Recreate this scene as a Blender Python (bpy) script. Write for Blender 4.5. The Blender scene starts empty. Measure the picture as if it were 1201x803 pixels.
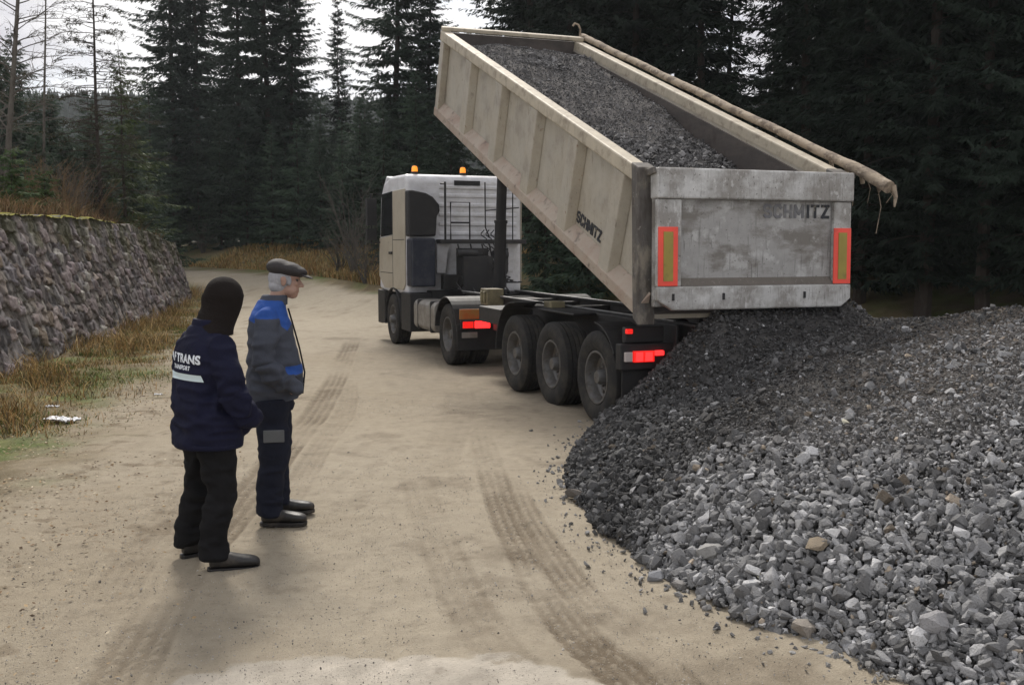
import bpy, bmesh, math, random
import numpy as np
from mathutils import Matrix, Vector, Euler
from mathutils.bvhtree import BVHTree

random.seed(7)
RNG = np.random.default_rng(11)
C = bpy.context.scene.collection
scene = bpy.context.scene
R = math.radians

# ------------------------------------------------------------------ camera
cam_d = bpy.data.cameras.new('camera')
cam = bpy.data.objects.new('camera', cam_d)
C.objects.link(cam)
cam.location = (0, 0, 1.926)
cam.rotation_euler = (R(90 - 5.52), 0, 0)
cam_d.sensor_width = 36
cam_d.lens = 34.78
cam_d.clip_start = 0.1
cam_d.clip_end = 2000
scene.camera = cam

# ------------------------------------------------------------------ sky, sun, exposure
SUN_EL, SUN_AZ = 43, -12         # high above the trees ahead, a little to the left
world = bpy.data.worlds.new('World')
scene.world = world
world.use_nodes = True
wn, wl = world.node_tree.nodes, world.node_tree.links
wn.clear()
out = wn.new('ShaderNodeOutputWorld')
bg = wn.new('ShaderNodeBackground')
bg.inputs['Strength'].default_value = 0.093
sky = wn.new('ShaderNodeTexSky')
sky.sky_type = 'NISHITA'
sky.sun_disc = False
sky.sun_elevation = R(SUN_EL)
sky.sun_rotation = R(SUN_AZ)
tc = wn.new('ShaderNodeTexCoord')
mp = wn.new('ShaderNodeMapping')
mp.inputs['Scale'].default_value = (1.0, 1.0, 2.6)
mp.inputs['Location'].default_value = (0.35, 0.1, 0.0)
nz = wn.new('ShaderNodeTexNoise')
nz.inputs['Scale'].default_value = 2.6
nz.inputs['Detail'].default_value = 7
nz.inputs['Roughness'].default_value = 0.55
rp = wn.new('ShaderNodeValToRGB')          # cloud cover
rp.color_ramp.elements[0].position = 0.30
rp.color_ramp.elements[1].position = 0.46
nz2 = wn.new('ShaderNodeTexNoise')
nz2.inputs['Scale'].default_value = 4.2
nz2.inputs['Detail'].default_value = 6
rp2 = wn.new('ShaderNodeValToRGB')         # grey bellies and white tops of the clouds
rp2.color_ramp.elements[0].position = 0.40
rp2.color_ramp.elements[0].color = (6.0, 5.9, 6.3, 1)
rp2.color_ramp.elements[1].position = 0.60
rp2.color_ramp.elements[1].color = (10.0, 9.9, 9.9, 1)
mx = wn.new('ShaderNodeMix')
mx.data_type = 'RGBA'
wl.new(tc.outputs['Generated'], mp.inputs['Vector'])
wl.new(mp.outputs['Vector'], nz.inputs['Vector'])
wl.new(mp.outputs['Vector'], nz2.inputs['Vector'])
wl.new(nz.outputs['Fac'], rp.inputs['Fac'])
wl.new(nz2.outputs['Fac'], rp2.inputs['Fac'])
wl.new(rp.outputs['Color'], mx.inputs['Factor'])
wl.new(sky.outputs['Color'], mx.inputs['A'])
wl.new(rp2.outputs['Color'], mx.inputs['B'])
wl.new(mx.outputs['Result'], bg.inputs['Color'])
wl.new(bg.outputs['Background'], out.inputs['Surface'])

sun_d = bpy.data.lights.new('sun', 'SUN')
sun_d.energy = 3.2
sun_d.angle = R(13)
sun_d.color = (1.0, 0.94, 0.86)
sun = bpy.data.objects.new('sun', sun_d)
C.objects.link(sun)
sdir = Vector((math.sin(R(SUN_AZ)) * math.cos(R(SUN_EL)), math.cos(R(SUN_AZ)) * math.cos(R(SUN_EL)), math.sin(R(SUN_EL))))
sun.rotation_euler = (-sdir).to_track_quat('-Z', 'Y').to_euler()
sun.location = (0, 0, 40)

vs = scene.view_settings
vs.view_transform = 'Standard'
vs.look = 'None'
vs.exposure = 0.36
vs.gamma = 1.0
vs.use_curve_mapping = False

# ------------------------------------------------------------------ noise
def _hash(ix, iy, iz, seed):
    h = (ix.astype(np.int64) * 374761393 + iy.astype(np.int64) * 668265263 + iz.astype(np.int64) * 2147483647 + seed * 974711) & 0x7fffffff
    h = ((h ^ (h >> 13)) * 1274126177) & 0x7fffffff
    h = h ^ (h >> 16)
    return (h & 0xffff) / 65535.0

def vnoise(x, y, z=None, seed=0):
    x = np.asarray(x, float); y = np.asarray(y, float)
    z = np.zeros_like(x) if z is None else np.asarray(z, float)
    ix, iy, iz = np.floor(x), np.floor(y), np.floor(z)
    fx, fy, fz = x - ix, y - iy, z - iz
    fx, fy, fz = [f * f * (3 - 2 * f) for f in (fx, fy, fz)]
    r = 0
    for dx in (0, 1):
        for dy in (0, 1):
            for dz in (0, 1):
                w = (fx if dx else 1 - fx) * (fy if dy else 1 - fy) * (fz if dz else 1 - fz)
                r = r + w * _hash(ix + dx, iy + dy, iz + dz, seed)
    return r * 2 - 1

def fbm(x, y, z=None, seed=0, oct=4):
    a, s, r = 1.0, 1.0, 0
    for i in range(oct):
        r = r + a * vnoise(np.asarray(x) * s, np.asarray(y) * s, None if z is None else np.asarray(z) * s, seed + i * 17)
        a *= 0.5; s *= 2.03
    return r / 1.9

def sstep(a, b, x):
    t = np.clip((np.asarray(x, float) - a) / (b - a), 0, 1)
    return t * t * (3 - 2 * t)

def seg_dist(px, py, poly):
    """distance to a polyline, arc length and signed side of the nearest point"""
    best = np.full(np.shape(px), 1e9); arc = np.zeros(np.shape(px)); side = np.zeros(np.shape(px))
    acc = 0.0
    for (x0, y0), (x1, y1) in zip(poly[:-1], poly[1:]):
        L = math.hypot(x1 - x0, y1 - y0)
        ux, uy = (x1 - x0) / L, (y1 - y0) / L
        t = np.clip((px - x0) * ux + (py - y0) * uy, 0, L)
        dx, dy = px - (x0 + ux * t), py - (y0 + uy * t)
        d = np.hypot(dx, dy)
        m = d < best
        best = np.where(m, d, best); arc = np.where(m, acc + t, arc)
        side = np.where(m, np.sign(ux * dy - uy * dx), side)
        acc += L
    return best, arc, side

def smooth_poly(poly, n=6):
    """Catmull-Rom resampling"""
    P = [np.array(p, float) for p in poly]
    P = [2 * P[0] - P[1]] + P + [2 * P[-1] - P[-2]]
    o = []
    for i in range(1, len(P) - 2):
        for k in range(n):
            t = k / n
            a, b, c, d = P[i - 1], P[i], P[i + 1], P[i + 2]
            o.append(0.5 * ((2 * b) + (-a + c) * t + (2 * a - 5 * b + 4 * c - d) * t * t + (-a + 3 * b - 3 * c + d) * t ** 3))
    o.append(P[-2])
    return [tuple(float(v) for v in q) for q in o]

# ------------------------------------------------------------------ materials
def _new(name):
    m = bpy.data.materials.new(name)
    m.use_nodes = True
    nt = m.node_tree
    b = nt.nodes.get('Principled BSDF')
    return m, nt.nodes, nt.links, b

def noise_node(n, l, scale, detail=5, rough=0.6, stretch=(1, 1, 1), coord='Object'):
    t = n.new('ShaderNodeTexCoord'); mpn = n.new('ShaderNodeMapping')
    mpn.inputs['Scale'].default_value = stretch
    x = n.new('ShaderNodeTexNoise')
    x.inputs['Scale'].default_value = scale
    x.inputs['Detail'].default_value = detail
    x.inputs['Roughness'].default_value = rough
    l.new(t.outputs[coord], mpn.inputs['Vector']); l.new(mpn.outputs['Vector'], x.inputs['Vector'])
    return x

def ramp(n, l, src, a, b):
    r = n.new('ShaderNodeValToRGB')
    r.color_ramp.elements[0].position = a
    r.color_ramp.elements[1].position = b
    l.new(src, r.inputs['Fac'])
    return r.outputs['Color']

def mixc(n, l, fac, a, b, blend='MIX'):
    m = n.new('ShaderNodeMix'); m.data_type = 'RGBA'; m.blend_type = blend
    for s, v in (('Factor', fac), ('A', a), ('B', b)):
        if isinstance(v, (int, float)): m.inputs[s].default_value = v
        elif isinstance(v, tuple): m.inputs[s].default_value = (*v[:3], 1)
        else: l.new(v, m.inputs[s])
    return m.outputs['Result']

def pbr(name, col, rough=0.6, metal=0.0, layers=(), bump=0.0, bscale=40, bstretch=(1, 1, 1), vary=0.12, attr=None, emit=None, spec=None, rvar=0.1):
    """layers: (colour, noise scale, ramp lo, ramp hi, strength, stretch) of dirt, rust, wear"""
    m, n, l, b = _new(name)
    if attr:
        a = n.new('ShaderNodeAttribute'); a.attribute_name = attr
        c = a.outputs['Color']
    else:
        c = n.new('ShaderNodeRGB'); c.outputs[0].default_value = (*col, 1); c = c.outputs[0]
    if vary:
        v = noise_node(n, l, 6, 6, 0.65)
        mr = n.new('ShaderNodeMapRange')
        mr.inputs['From Min'].default_value = 0.3; mr.inputs['From Max'].default_value = 0.7
        mr.inputs['To Min'].default_value = 1 - vary; mr.inputs['To Max'].default_value = 1 + vary
        l.new(v.outputs['Fac'], mr.inputs['Value'])
        c = mixc(n, l, 1.0, c, mr.outputs['Result'], 'MULTIPLY')
    for (lc, sc, lo, hi, st, stretch) in layers:
        x = noise_node(n, l, sc, 7, 0.65, stretch)
        f = ramp(n, l, x.outputs['Fac'], lo, hi)
        mm = n.new('ShaderNodeMath'); mm.operation = 'MULTIPLY'
        l.new(f, mm.inputs[0]); mm.inputs[1].default_value = st
        c = mixc(n, l, mm.outputs[0], c, lc)
    l.new(c, b.inputs['Base Color'])
    b.inputs['Metallic'].default_value = metal
    if rvar:
        x = noise_node(n, l, 14, 5)
        mr = n.new('ShaderNodeMapRange')
        mr.inputs['To Min'].default_value = max(0.02, rough - rvar); mr.inputs['To Max'].default_value = min(1, rough + rvar)
        l.new(x.outputs['Fac'], mr.inputs['Value']); l.new(mr.outputs['Result'], b.inputs['Roughness'])
    else:
        b.inputs['Roughness'].default_value = rough
    if spec is not None: b.inputs['Specular IOR Level'].default_value = spec
    if bump:
        x = noise_node(n, l, bscale, 6, 0.6, bstretch)
        bp = n.new('ShaderNodeBump'); bp.inputs['Strength'].default_value = bump; bp.inputs['Distance'].default_value = 0.02
        l.new(x.outputs['Fac'], bp.inputs['Height']); l.new(bp.outputs['Normal'], b.inputs['Normal'])
    if emit:
        b.inputs['Emission Color'].default_value = (*emit[0], 1); b.inputs['Emission Strength'].default_value = emit[1]
    return m

def leafmat(name, col, col2, trans=0.25):
    m, n, l, b = _new(name)
    oi = n.new('ShaderNodeObjectInfo')
    x = noise_node(n, l, 0.9, 3)
    f = ramp(n, l, x.outputs['Fac'], 0.35, 0.65)
    c = mixc(n, l, f, col, col2)
    mr = n.new('ShaderNodeMapRange'); mr.inputs['To Min'].default_value = 0.75; mr.inputs['To Max'].default_value = 1.25
    l.new(oi.outputs['Random'], mr.inputs['Value'])
    c = mixc(n, l, 1.0, c, mr.outputs['Result'], 'MULTIPLY')
    l.new(c, b.inputs['Base Color'])
    b.inputs['Roughness'].default_value = 0.75
    b.inputs['Specular IOR Level'].default_value = 0.2
    tr = n.new('ShaderNodeBsdfTranslucent'); l.new(c, tr.inputs['Color'])
    ms = n.new('ShaderNodeMixShader'); ms.inputs[0].default_value = trans
    o = n.get('Material Output')
    l.new(b.outputs[0], ms.inputs[1]); l.new(tr.outputs[0], ms.inputs[2]); l.new(ms.outputs[0], o.inputs['Surface'])
    return m

ST = (1, 1, 1)
GRIME = (0.06, 0.05, 0.042)
DUST = (0.22, 0.19, 0.15)
M = {}
M['ground'] = pbr('ground_soil', None, 0.95, attr='Col', vary=0.10, bump=0.9, bscale=120, spec=0.15, rvar=0,
                  layers=[((0.46, 0.41, 0.33), 80, 0.60, 0.66, 0.6, ST), ((0.11, 0.09, 0.065), 55, 0.60, 0.70, 0.6, ST), ((0.13, 0.105, 0.075), 7, 0.56, 0.70, 0.35, (1, 1, 1))])
M['stonewall'] = pbr('wall_stone', None, 0.9, attr='Col', vary=0.35, bump=0.9, bscale=30, spec=0.2,
                     layers=[((0.20, 0.20, 0.16), 9, 0.60, 0.70, 0.35, ST)])
M['gravel'] = pbr('gravel_stone', None, 0.88, attr='Col', vary=0.15, bump=0.7, bscale=110, spec=0.2, layers=[((0.26, 0.25, 0.235), 95, 0.56, 0.70, 0.45, ST), ((0.045, 0.043, 0.042), 70, 0.56, 0.68, 0.5, ST)])
M['beige'] = pbr('beige_body_paint', (0.40, 0.37, 0.31), 0.6, bump=0.1, bscale=9,
                 layers=[((0.36, 0.31, 0.23), 2.0, 0.4, 0.75, 0.7, ST), ((0.20, 0.175, 0.145), 3, 0.50, 0.68, 0.7, (1, 1, 1)), ((0.12, 0.10, 0.08), 8, 0.60, 0.72, 0.6, (2, 2, 0.5)), ((0.11, 0.09, 0.07), 14, 0.60, 0.70, 0.55, (4, 4, 0.25)), ((0.15, 0.075, 0.04), 9, 0.64, 0.72, 0.85, ST)])
M['rail_worn'] = pbr('scuffed_beige_rail', (0.44, 0.39, 0.30), 0.65, bump=0.15, bscale=12,
                     layers=[((0.17, 0.13, 0.10), 7, 0.50, 0.70, 0.75, ST), ((0.42, 0.40, 0.37), 20, 0.62, 0.72, 0.6, ST)])
M['lower_rail'] = pbr('muddy_lower_rail', (0.38, 0.32, 0.26), 0.7, bump=0.15, bscale=12,
                      layers=[((0.24, 0.15, 0.11), 3, 0.42, 0.66, 0.7, ST), ((0.08, 0.06, 0.05), 8, 0.56, 0.7, 0.8, ST)])
M['post'] = pbr('grimy_rear_post', (0.10, 0.092, 0.084), 0.75, bump=0.2, bscale=14,
                layers=[((0.30, 0.265, 0.21), 3.5, 0.50, 0.62, 0.7, (1, 1, 0.6)), (GRIME, 6, 0.46, 0.62, 0.85, (2.5, 2.5, 0.6)), ((0.36, 0.34, 0.31), 18, 0.62, 0.70, 0.5, ST)])
M['gate'] = pbr('dirty_pale_tailgate', (0.50, 0.50, 0.49), 0.6, bump=0.12, bscale=15,
                layers=[((0.22, 0.205, 0.185), 2.6, 0.40, 0.58, 0.85, (1, 1, 1)), ((0.11, 0.10, 0.09), 9, 0.55, 0.70, 0.6, (6, 6, 0.5)), ((0.62, 0.62, 0.61), 18, 0.56, 0.66, 0.6, (1, 1, 0.6)), ((0.05, 0.045, 0.04), 34, 0.60, 0.66, 0.75, ST)])
M['gate_panel'] = pbr('smeared_grey_panel', (0.33, 0.325, 0.315), 0.62, bump=0.1, bscale=12,
                      layers=[((0.14, 0.125, 0.105), 1.9, 0.47, 0.58, 0.8, (0.7, 1, 1.7)), ((0.52, 0.52, 0.51), 3.6, 0.54, 0.62, 0.65, ST), ((0.07, 0.065, 0.06), 8, 0.58, 0.68, 0.7, (6, 6, 0.3)), ((0.06, 0.055, 0.05), 30, 0.62, 0.68, 0.7, ST)])
M['gate_sill'] = pbr('brown_grimed_sill', (0.12, 0.105, 0.09), 0.8, layers=[((0.30, 0.28, 0.26), 16, 0.58, 0.7, 0.5, (3, 3, 1))])
M['inner'] = pbr('worn_inner_steel', (0.085, 0.075, 0.07), 0.6, metal=0.25, bump=0.15, bscale=8,
                 layers=[((0.15, 0.125, 0.11), 3, 0.45, 0.68, 0.6, (1, 0.4, 2)), ((0.05, 0.04, 0.035), 6, 0.5, 0.7, 0.7, ST)])
M['tarp'] = pbr('tan_canvas', (0.33, 0.27, 0.20), 0.9, bump=0.6, bscale=25, bstretch=(1, 0.35, 1),
                layers=[((0.13, 0.10, 0.075), 7, 0.47, 0.58, 0.85, (1, 0.5, 1)), ((0.55, 0.48, 0.39), 16, 0.58, 0.66, 0.6, ST)])
M['black'] = pbr('dusty_black_steel', (0.013, 0.013, 0.014), 0.6, layers=[((0.045, 0.04, 0.035), 4, 0.5, 0.75, 0.45, ST)], bump=0.05)
M['chassis'] = pbr('dirty_dark_chassis', (0.02, 0.02, 0.021), 0.55, layers=[((0.055, 0.048, 0.04), 5, 0.46, 0.72, 0.6, ST)], bump=0.08)
M['bare_edge'] = pbr('rubbed_bright_steel', (0.42, 0.42, 0.42), 0.4, metal=0.6, layers=[((0.10, 0.09, 0.08), 9, 0.5, 0.7, 0.6, ST)])
M['tyre'] = pbr('dusty_tyre_rubber', (0.022, 0.022, 0.022), 0.85, spec=0.25, bump=0.1, bscale=60,
                layers=[((0.10, 0.088, 0.07), 5, 0.45, 0.75, 0.55, ST)])
M['rim'] = pbr('dull_grey_rim', (0.13, 0.13, 0.13), 0.5, metal=0.4, layers=[((0.09, 0.075, 0.06), 8, 0.45, 0.65, 0.8, ST), ((0.03, 0.028, 0.025), 14, 0.55, 0.7, 0.6, ST)])
M['cab_beige'] = pbr('beige_cab_paint', (0.45, 0.41, 0.33), 0.4, layers=[((0.30, 0.25, 0.18), 3, 0.48, 0.72, 0.6, ST), ((0.07, 0.06, 0.05), 6, 0.64, 0.72, 0.7, ST)])
M['cab_white'] = pbr('dusty_white_cab_paint', (0.66, 0.665, 0.69), 0.4, layers=[((0.40, 0.385, 0.36), 3, 0.48, 0.72, 0.55, (1, 1, 2)), ((0.15, 0.14, 0.13), 9, 0.62, 0.74, 0.5, (3, 3, 0.6))])
M['navy'] = pbr('navy_plastic', (0.012, 0.016, 0.03), 0.5, layers=[((0.08, 0.08, 0.085), 5, 0.5, 0.7, 0.5, ST)])
M['glass'] = pbr('dark_window_glass', (0.012, 0.014, 0.016), 0.08, rvar=0.03, vary=0)
M['tank'] = pbr('dirty_aluminium_tank', (0.30, 0.285, 0.26), 0.5, metal=0.35, layers=[((0.12, 0.10, 0.08), 4, 0.42, 0.68, 0.75, ST)])
M['yellowbox'] = pbr('faded_olive_box', (0.22, 0.19, 0.11), 0.7, layers=[(GRIME, 5, 0.45, 0.7, 0.8, ST)])
M['redrefl'] = pbr('red_retroreflector', (0.85, 0.075, 0.045), 0.35, vary=0.08, layers=[((0.40, 0.06, 0.05), 8, 0.6, 0.75, 0.5, ST)])
M['yelrefl'] = pbr('olive_yellow_retroreflector', (0.30, 0.235, 0.04), 0.4, vary=0.1, layers=[((0.10, 0.085, 0.03), 7, 0.55, 0.7, 0.6, ST)])
M['orangeplate'] = pbr('orange_marker_plate', (0.42, 0.12, 0.03), 0.5, layers=[((0.30, 0.18, 0.05), 6, 0.45, 0.6, 0.7, ST)])
M['lamp_on'] = pbr('lit_red_lamp', (0.6, 0.01, 0.01), 0.3, vary=0, rvar=0, emit=((1.0, 0.02, 0.02), 2.2))
M['lamp_dim'] = pbr('red_lamp_lens', (0.35, 0.012, 0.01), 0.25, vary=0, rvar=0, emit=((1.0, 0.02, 0.015), 0.6))
M['lamp_clear'] = pbr('clear_lamp_lens', (0.5, 0.45, 0.43), 0.2, vary=0, rvar=0)
M['amber'] = pbr('lit_amber_beacon', (0.9, 0.3, 0.02), 0.3, vary=0, rvar=0, emit=((1.0, 0.30, 0.03), 0.7))
M['ink_faded'] = pbr('faded_black_lettering', (0.15, 0.15, 0.16), 0.7, layers=[((0.2, 0.195, 0.185), 12, 0.5, 0.62, 0.7, ST)])
M['ink'] = pbr('black_lettering', (0.02, 0.022, 0.028), 0.6, layers=[((0.30, 0.27, 0.2), 16, 0.6, 0.68, 0.6, ST)])
M['bark'] = pbr('dark_bark', (0.055, 0.045, 0.038), 0.95, bump=0.8, bscale=14, bstretch=(3, 3, 0.6), spec=0.1, layers=[((0.10, 0.095, 0.085), 6, 0.52, 0.7, 0.6, (2, 2, 0.5))])
M['bark_grey'] = pbr('grey_bark', (0.13, 0.12, 0.105), 0.95, bump=0.6, bscale=14, bstretch=(3, 3, 0.6), spec=0.1, layers=[((0.06, 0.05, 0.042), 6, 0.45, 0.65, 0.7, (2, 2, 0.5))])
M['brush'] = pbr('dry_reddish_twigs', (0.17, 0.12, 0.07), 0.95, spec=0.1)
M['spruce'] = leafmat('spruce_needles', (0.016, 0.027, 0.019), (0.027, 0.042, 0.028))
M['spruce_far'] = leafmat('grey_green_spruce_needles', (0.026, 0.042, 0.030), (0.044, 0.066, 0.046))
M['spruce_mid'] = leafmat('young_spruce_needles', (0.045, 0.072, 0.050), (0.070, 0.105, 0.066))
M['spruce_light'] = leafmat('pale_spruce_needles', (0.050, 0.075, 0.030), (0.085, 0.115, 0.040))
M['pine'] = leafmat('pine_needles', (0.045, 0.085, 0.028), (0.085, 0.13, 0.04))
M['larch'] = leafmat('sparse_needles', (0.04, 0.045, 0.025), (0.06, 0.055, 0.03))
M['dry_grass'] = pbr('dry_grass', None, 0.9, attr='Col', vary=0.1, spec=0.1)
M['moss'] = pbr('yellow_green_moss', (0.22, 0.20, 0.035), 0.95, bump=0.8, bscale=40, layers=[((0.10, 0.11, 0.03), 8, 0.45, 0.65, 0.8, ST)], spec=0.1)
M['hill'] = pbr('far_forest_floor', (0.035, 0.045, 0.035), 0.95, spec=0.1)
M['litter'] = pbr('dirty_white_litter', (0.62, 0.63, 0.66), 0.5, layers=[((0.3, 0.28, 0.25), 6, 0.5, 0.7, 0.6, ST)])
M['skin'] = pbr('skin', (0.33, 0.205, 0.155), 0.55, vary=0.08, layers=[((0.30, 0.14, 0.11), 14, 0.5, 0.7, 0.35, ST)], bump=0.08, bscale=60)
M['hair'] = pbr('grey_hair', (0.34, 0.34, 0.36), 0.7, bump=0.7, bscale=120, bstretch=(1, 1, 0.2), vary=0.3)
CLOTH = dict(bump=0.45, bscale=16, spec=0.15)
M['navy_cloth'] = pbr('navy_jacket_cloth', (0.009, 0.010, 0.027), 0.8, **CLOTH)
M['black_cloth'] = pbr('black_trouser_cloth', (0.010, 0.010, 0.011), 0.9, **CLOTH)
M['brown_knit'] = pbr('dark_brown_knit', (0.016, 0.013, 0.012), 0.95, bump=0.5, bscale=70, bstretch=(1, 1, 2.5), spec=0.1)
M['grey_cloth'] = pbr('grey_work_jacket_cloth', (0.058, 0.064, 0.082), 0.85, **CLOTH)
M['blue_cloth'] = pbr('blue_work_jacket_cloth', (0.026, 0.075, 0.28), 0.8, **CLOTH)
M['dknavy_cloth'] = pbr('dark_navy_trouser_cloth', (0.012, 0.014, 0.024), 0.88, **CLOTH)
M['patch'] = pbr('grey_pocket_patch', (0.10, 0.105, 0.11), 0.8)
M['leather'] = pbr('black_leather', (0.012, 0.011, 0.011), 0.45, bump=0.2, bscale=30, layers=[((0.09, 0.075, 0.06), 10, 0.52, 0.70, 0.55, ST)])
M['capcloth'] = pbr('black_cap_cloth', (0.022, 0.019, 0.019), 0.75, bump=0.3, bscale=60)
M['print'] = pbr('white_jacket_print', (0.70, 0.74, 0.80), 0.6, vary=0.05)
M['reflective'] = pbr('pale_reflective_tape', (0.66, 0.80, 0.86), 0.35, vary=0.05)
M['eye'] = pbr('eye', (0.05, 0.04, 0.035), 0.2, vary=0)

# ------------------------------------------------------------------ mesh helpers
def tag(o, label=None, cat=None, group=None, kind=None):
    if label: o['label'] = label
    if cat: o['category'] = cat
    if group: o['group'] = group
    if kind: o['kind'] = kind
    return o

def empty(name, loc=(0, 0, 0), rz=0.0, parent=None):
    o = bpy.data.objects.new(name, None)
    o.empty_display_size = 0.2
    C.objects.link(o)
    o.location = loc; o.rotation_euler = (0, 0, rz)
    if parent: o.parent = parent
    return o

def np_mesh(name, V, Q=None, T=None, col=None, smooth=True):
    """mesh from numpy arrays of verts, quads and triangles, with an optional base colour per vertex"""
    V = np.ascontiguousarray(V, np.float32)
    loops, sizes = [], []
    if Q is not None and len(Q): loops.append(np.asarray(Q, np.int32).ravel()); sizes.append(np.full(len(Q), 4, np.int32))
    if T is not None and len(T): loops.append(np.asarray(T, np.int32).ravel()); sizes.append(np.full(len(T), 3, np.int32))
    loops = np.concatenate(loops); sizes = np.concatenate(sizes)
    me = bpy.data.meshes.new(name)
    me.vertices.add(len(V)); me.vertices.foreach_set('co', V.ravel())
    me.loops.add(len(loops)); me.loops.foreach_set('vertex_index', loops)
    me.polygons.add(len(sizes))
    st = np.concatenate([[0], np.cumsum(sizes)[:-1]]).astype(np.int32)
    me.polygons.foreach_set('loop_start', st); me.polygons.foreach_set('loop_total', sizes)
    me.polygons.foreach_set('use_smooth', np.full(len(sizes), smooth))
    if col is not None:
        ca = me.color_attributes.new('Col', 'FLOAT_COLOR', 'POINT')
        c4 = np.ones((len(V), 4), np.float32); c4[:, :3] = col
        ca.data.foreach_set('color', c4.ravel())
    me.update(); me.validate()
    return me

def obj(name, me, mat=None, parent=None):
    o = bpy.data.objects.new(name, me)
    C.objects.link(o)
    if mat is not None: me.materials.append(mat)
    if parent: o.parent = parent
    return o

class MB:
    """collects solids in one mesh"""
    def __init__(s): s.V, s.F = [], []
    def add(s, V, F, Mx=None):
        b = len(s.V)
        for v in V:
            v = Vector(v)
            s.V.append(tuple(Mx @ v if Mx is not None else v))
        for f in F: s.F.append([b + i for i in f])
        return s
    def box(s, x0, x1, y0, y1, z0, z1, Mx=None):
        V = [(x, y, z) for x in (x0, x1) for y in (y0, y1) for z in (z0, z1)]
        F = [(0, 1, 3, 2), (4, 6, 7, 5), (0, 4, 5, 1), (2, 3, 7, 6), (0, 2, 6, 4), (1, 5, 7, 3)]
        return s.add(V, F, Mx)
    def prism(s, prof, axis, a, b, Mx=None):
        """extrude a polygon: axis 'x' -> prof is (y,z); 'y' -> (x,z); 'z' -> (x,y)"""
        f = {'x': lambda p, t: (t, p[0], p[1]), 'y': lambda p, t: (p[0], t, p[1]), 'z': lambda p, t: (p[0], p[1], t)}[axis]
        n = len(prof)
        V = [f(p, a) for p in prof] + [f(p, b) for p in prof]
        F = [tuple(range(n))[::-1], tuple(range(n, 2 * n))] + [(i, (i + 1) % n, n + (i + 1) % n, n + i) for i in range(n)]
        return s.add(V, F, Mx)
    def lathe(s, prof, axis='x', c=(0, 0, 0), n=36, closed=True, Mx=None):
        V, F = [], []
        m = len(prof)
        for i in range(n):
            a = 2 * math.pi * i / n
            for t, r in prof:
                p = {'x': (t, r * math.cos(a), r * math.sin(a)), 'z': (r * math.cos(a), r * math.sin(a), t), 'y': (r * math.cos(a), t, r * math.sin(a))}[axis]
                V.append((p[0] + c[0], p[1] + c[1], p[2] + c[2]))
        for i in range(n):
            j = (i + 1) % n
            for k in range(m - (0 if closed else 1)):
                k2 = (k + 1) % m
                F.append((i * m + k, j * m + k, j * m + k2, i * m + k2))
        if not closed:
            F.append([i * m for i in range(n)]); F.append([i * m + m - 1 for i in range(n)][::-1])
        return s.add(V, F, Mx)
    def tube(s, pts, r, n=8, Mx=None):
        pts = [Vector(p) for p in pts]
        rs = r if isinstance(r, (list, tuple)) else [r] * len(pts)
        V, F = [], []
        up = Vector((0, 0, 1))
        for i, p in enumerate(pts):
            d = (pts[min(i + 1, len(pts) - 1)] - pts[max(i - 1, 0)]).normalized()
            u = d.cross(up if abs(d.z) < 0.95 else Vector((1, 0, 0))).normalized()
            w = u.cross(d)
            for k in range(n):
                a = 2 * math.pi * k / n
                V.append(p + (u * math.cos(a) + w * math.sin(a)) * rs[i])
        for i in range(len(pts) - 1):
            for k in range(n):
                k2 = (k + 1) % n
                F.append((i * n + k, i * n + k2, (i + 1) * n + k2, (i + 1) * n + k))
        F.append(list(range(n))[::-1]); F.append([(len(pts) - 1) * n + k for k in range(n)])
        return s.add(V, F, Mx)
    def build(s, name, mat, parent=None, bevel=0.0, smooth=None, seg=2):
        me = bpy.data.meshes.new(name)
        me.from_pydata(s.V, [], s.F); me.update()
        bm = bmesh.new(); bm.from_mesh(me); bmesh.ops.recalc_face_normals(bm, faces=bm.faces); bm.to_mesh(me); bm.free()
        o = obj(name, me, mat, parent)
        if smooth:
            me.polygons.foreach_set('use_smooth', np.ones(len(me.polygons), bool))
            me.set_sharp_from_angle(angle=R(38))
        if bevel:
            md = o.modifiers.new('bevel', 'BEVEL'); md.width = bevel; md.segments = seg; md.limit_method = 'ANGLE'; md.angle_limit = R(35); md.use_clamp_overlap = True
        return o

def evaluated(o):
    dg = bpy.context.evaluated_depsgraph_get()
    dg.update()
    return bpy.data.meshes.new_from_object(o.evaluated_get(dg))

def text_mesh(body, size, extrude=0.0, bold=0.0, spacing=1.0):
    cu = bpy.data.curves.new('lettering', 'FONT')
    cu.body = body; cu.size = size; cu.extrude = extrude; cu.offset = bold; cu.align_x = 'CENTER'; cu.align_y = 'CENTER'
    cu.space_character = spacing
    o = bpy.data.objects.new('lettering', cu); C.objects.link(o)
    me = evaluated(o)
    bpy.data.objects.remove(o); bpy.data.curves.remove(cu)
    return me

# ================================================================== SETTING
ROAD_LEFT = smooth_poly([(-3.3, 1), (-3.9, 6), (-4.35, 9), (-5.15, 14.8), (-6.6, 21), (-8.8, 29), (-10.9, 35.5), (-15, 41), (-30, 49)], 5)
WALL_BASE = smooth_poly([(-6.3, 9.5), (-6.8, 12), (-7.6, 16), (-8.75, 22), (-9.85, 28), (-10.9, 33.5), (-12.6, 37.2), (-16.5, 40)], 8)

def far_bank_sd(x, y):
    return (x + 4.6) * 0.78 + (y - 34.5) * 0.62

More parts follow.
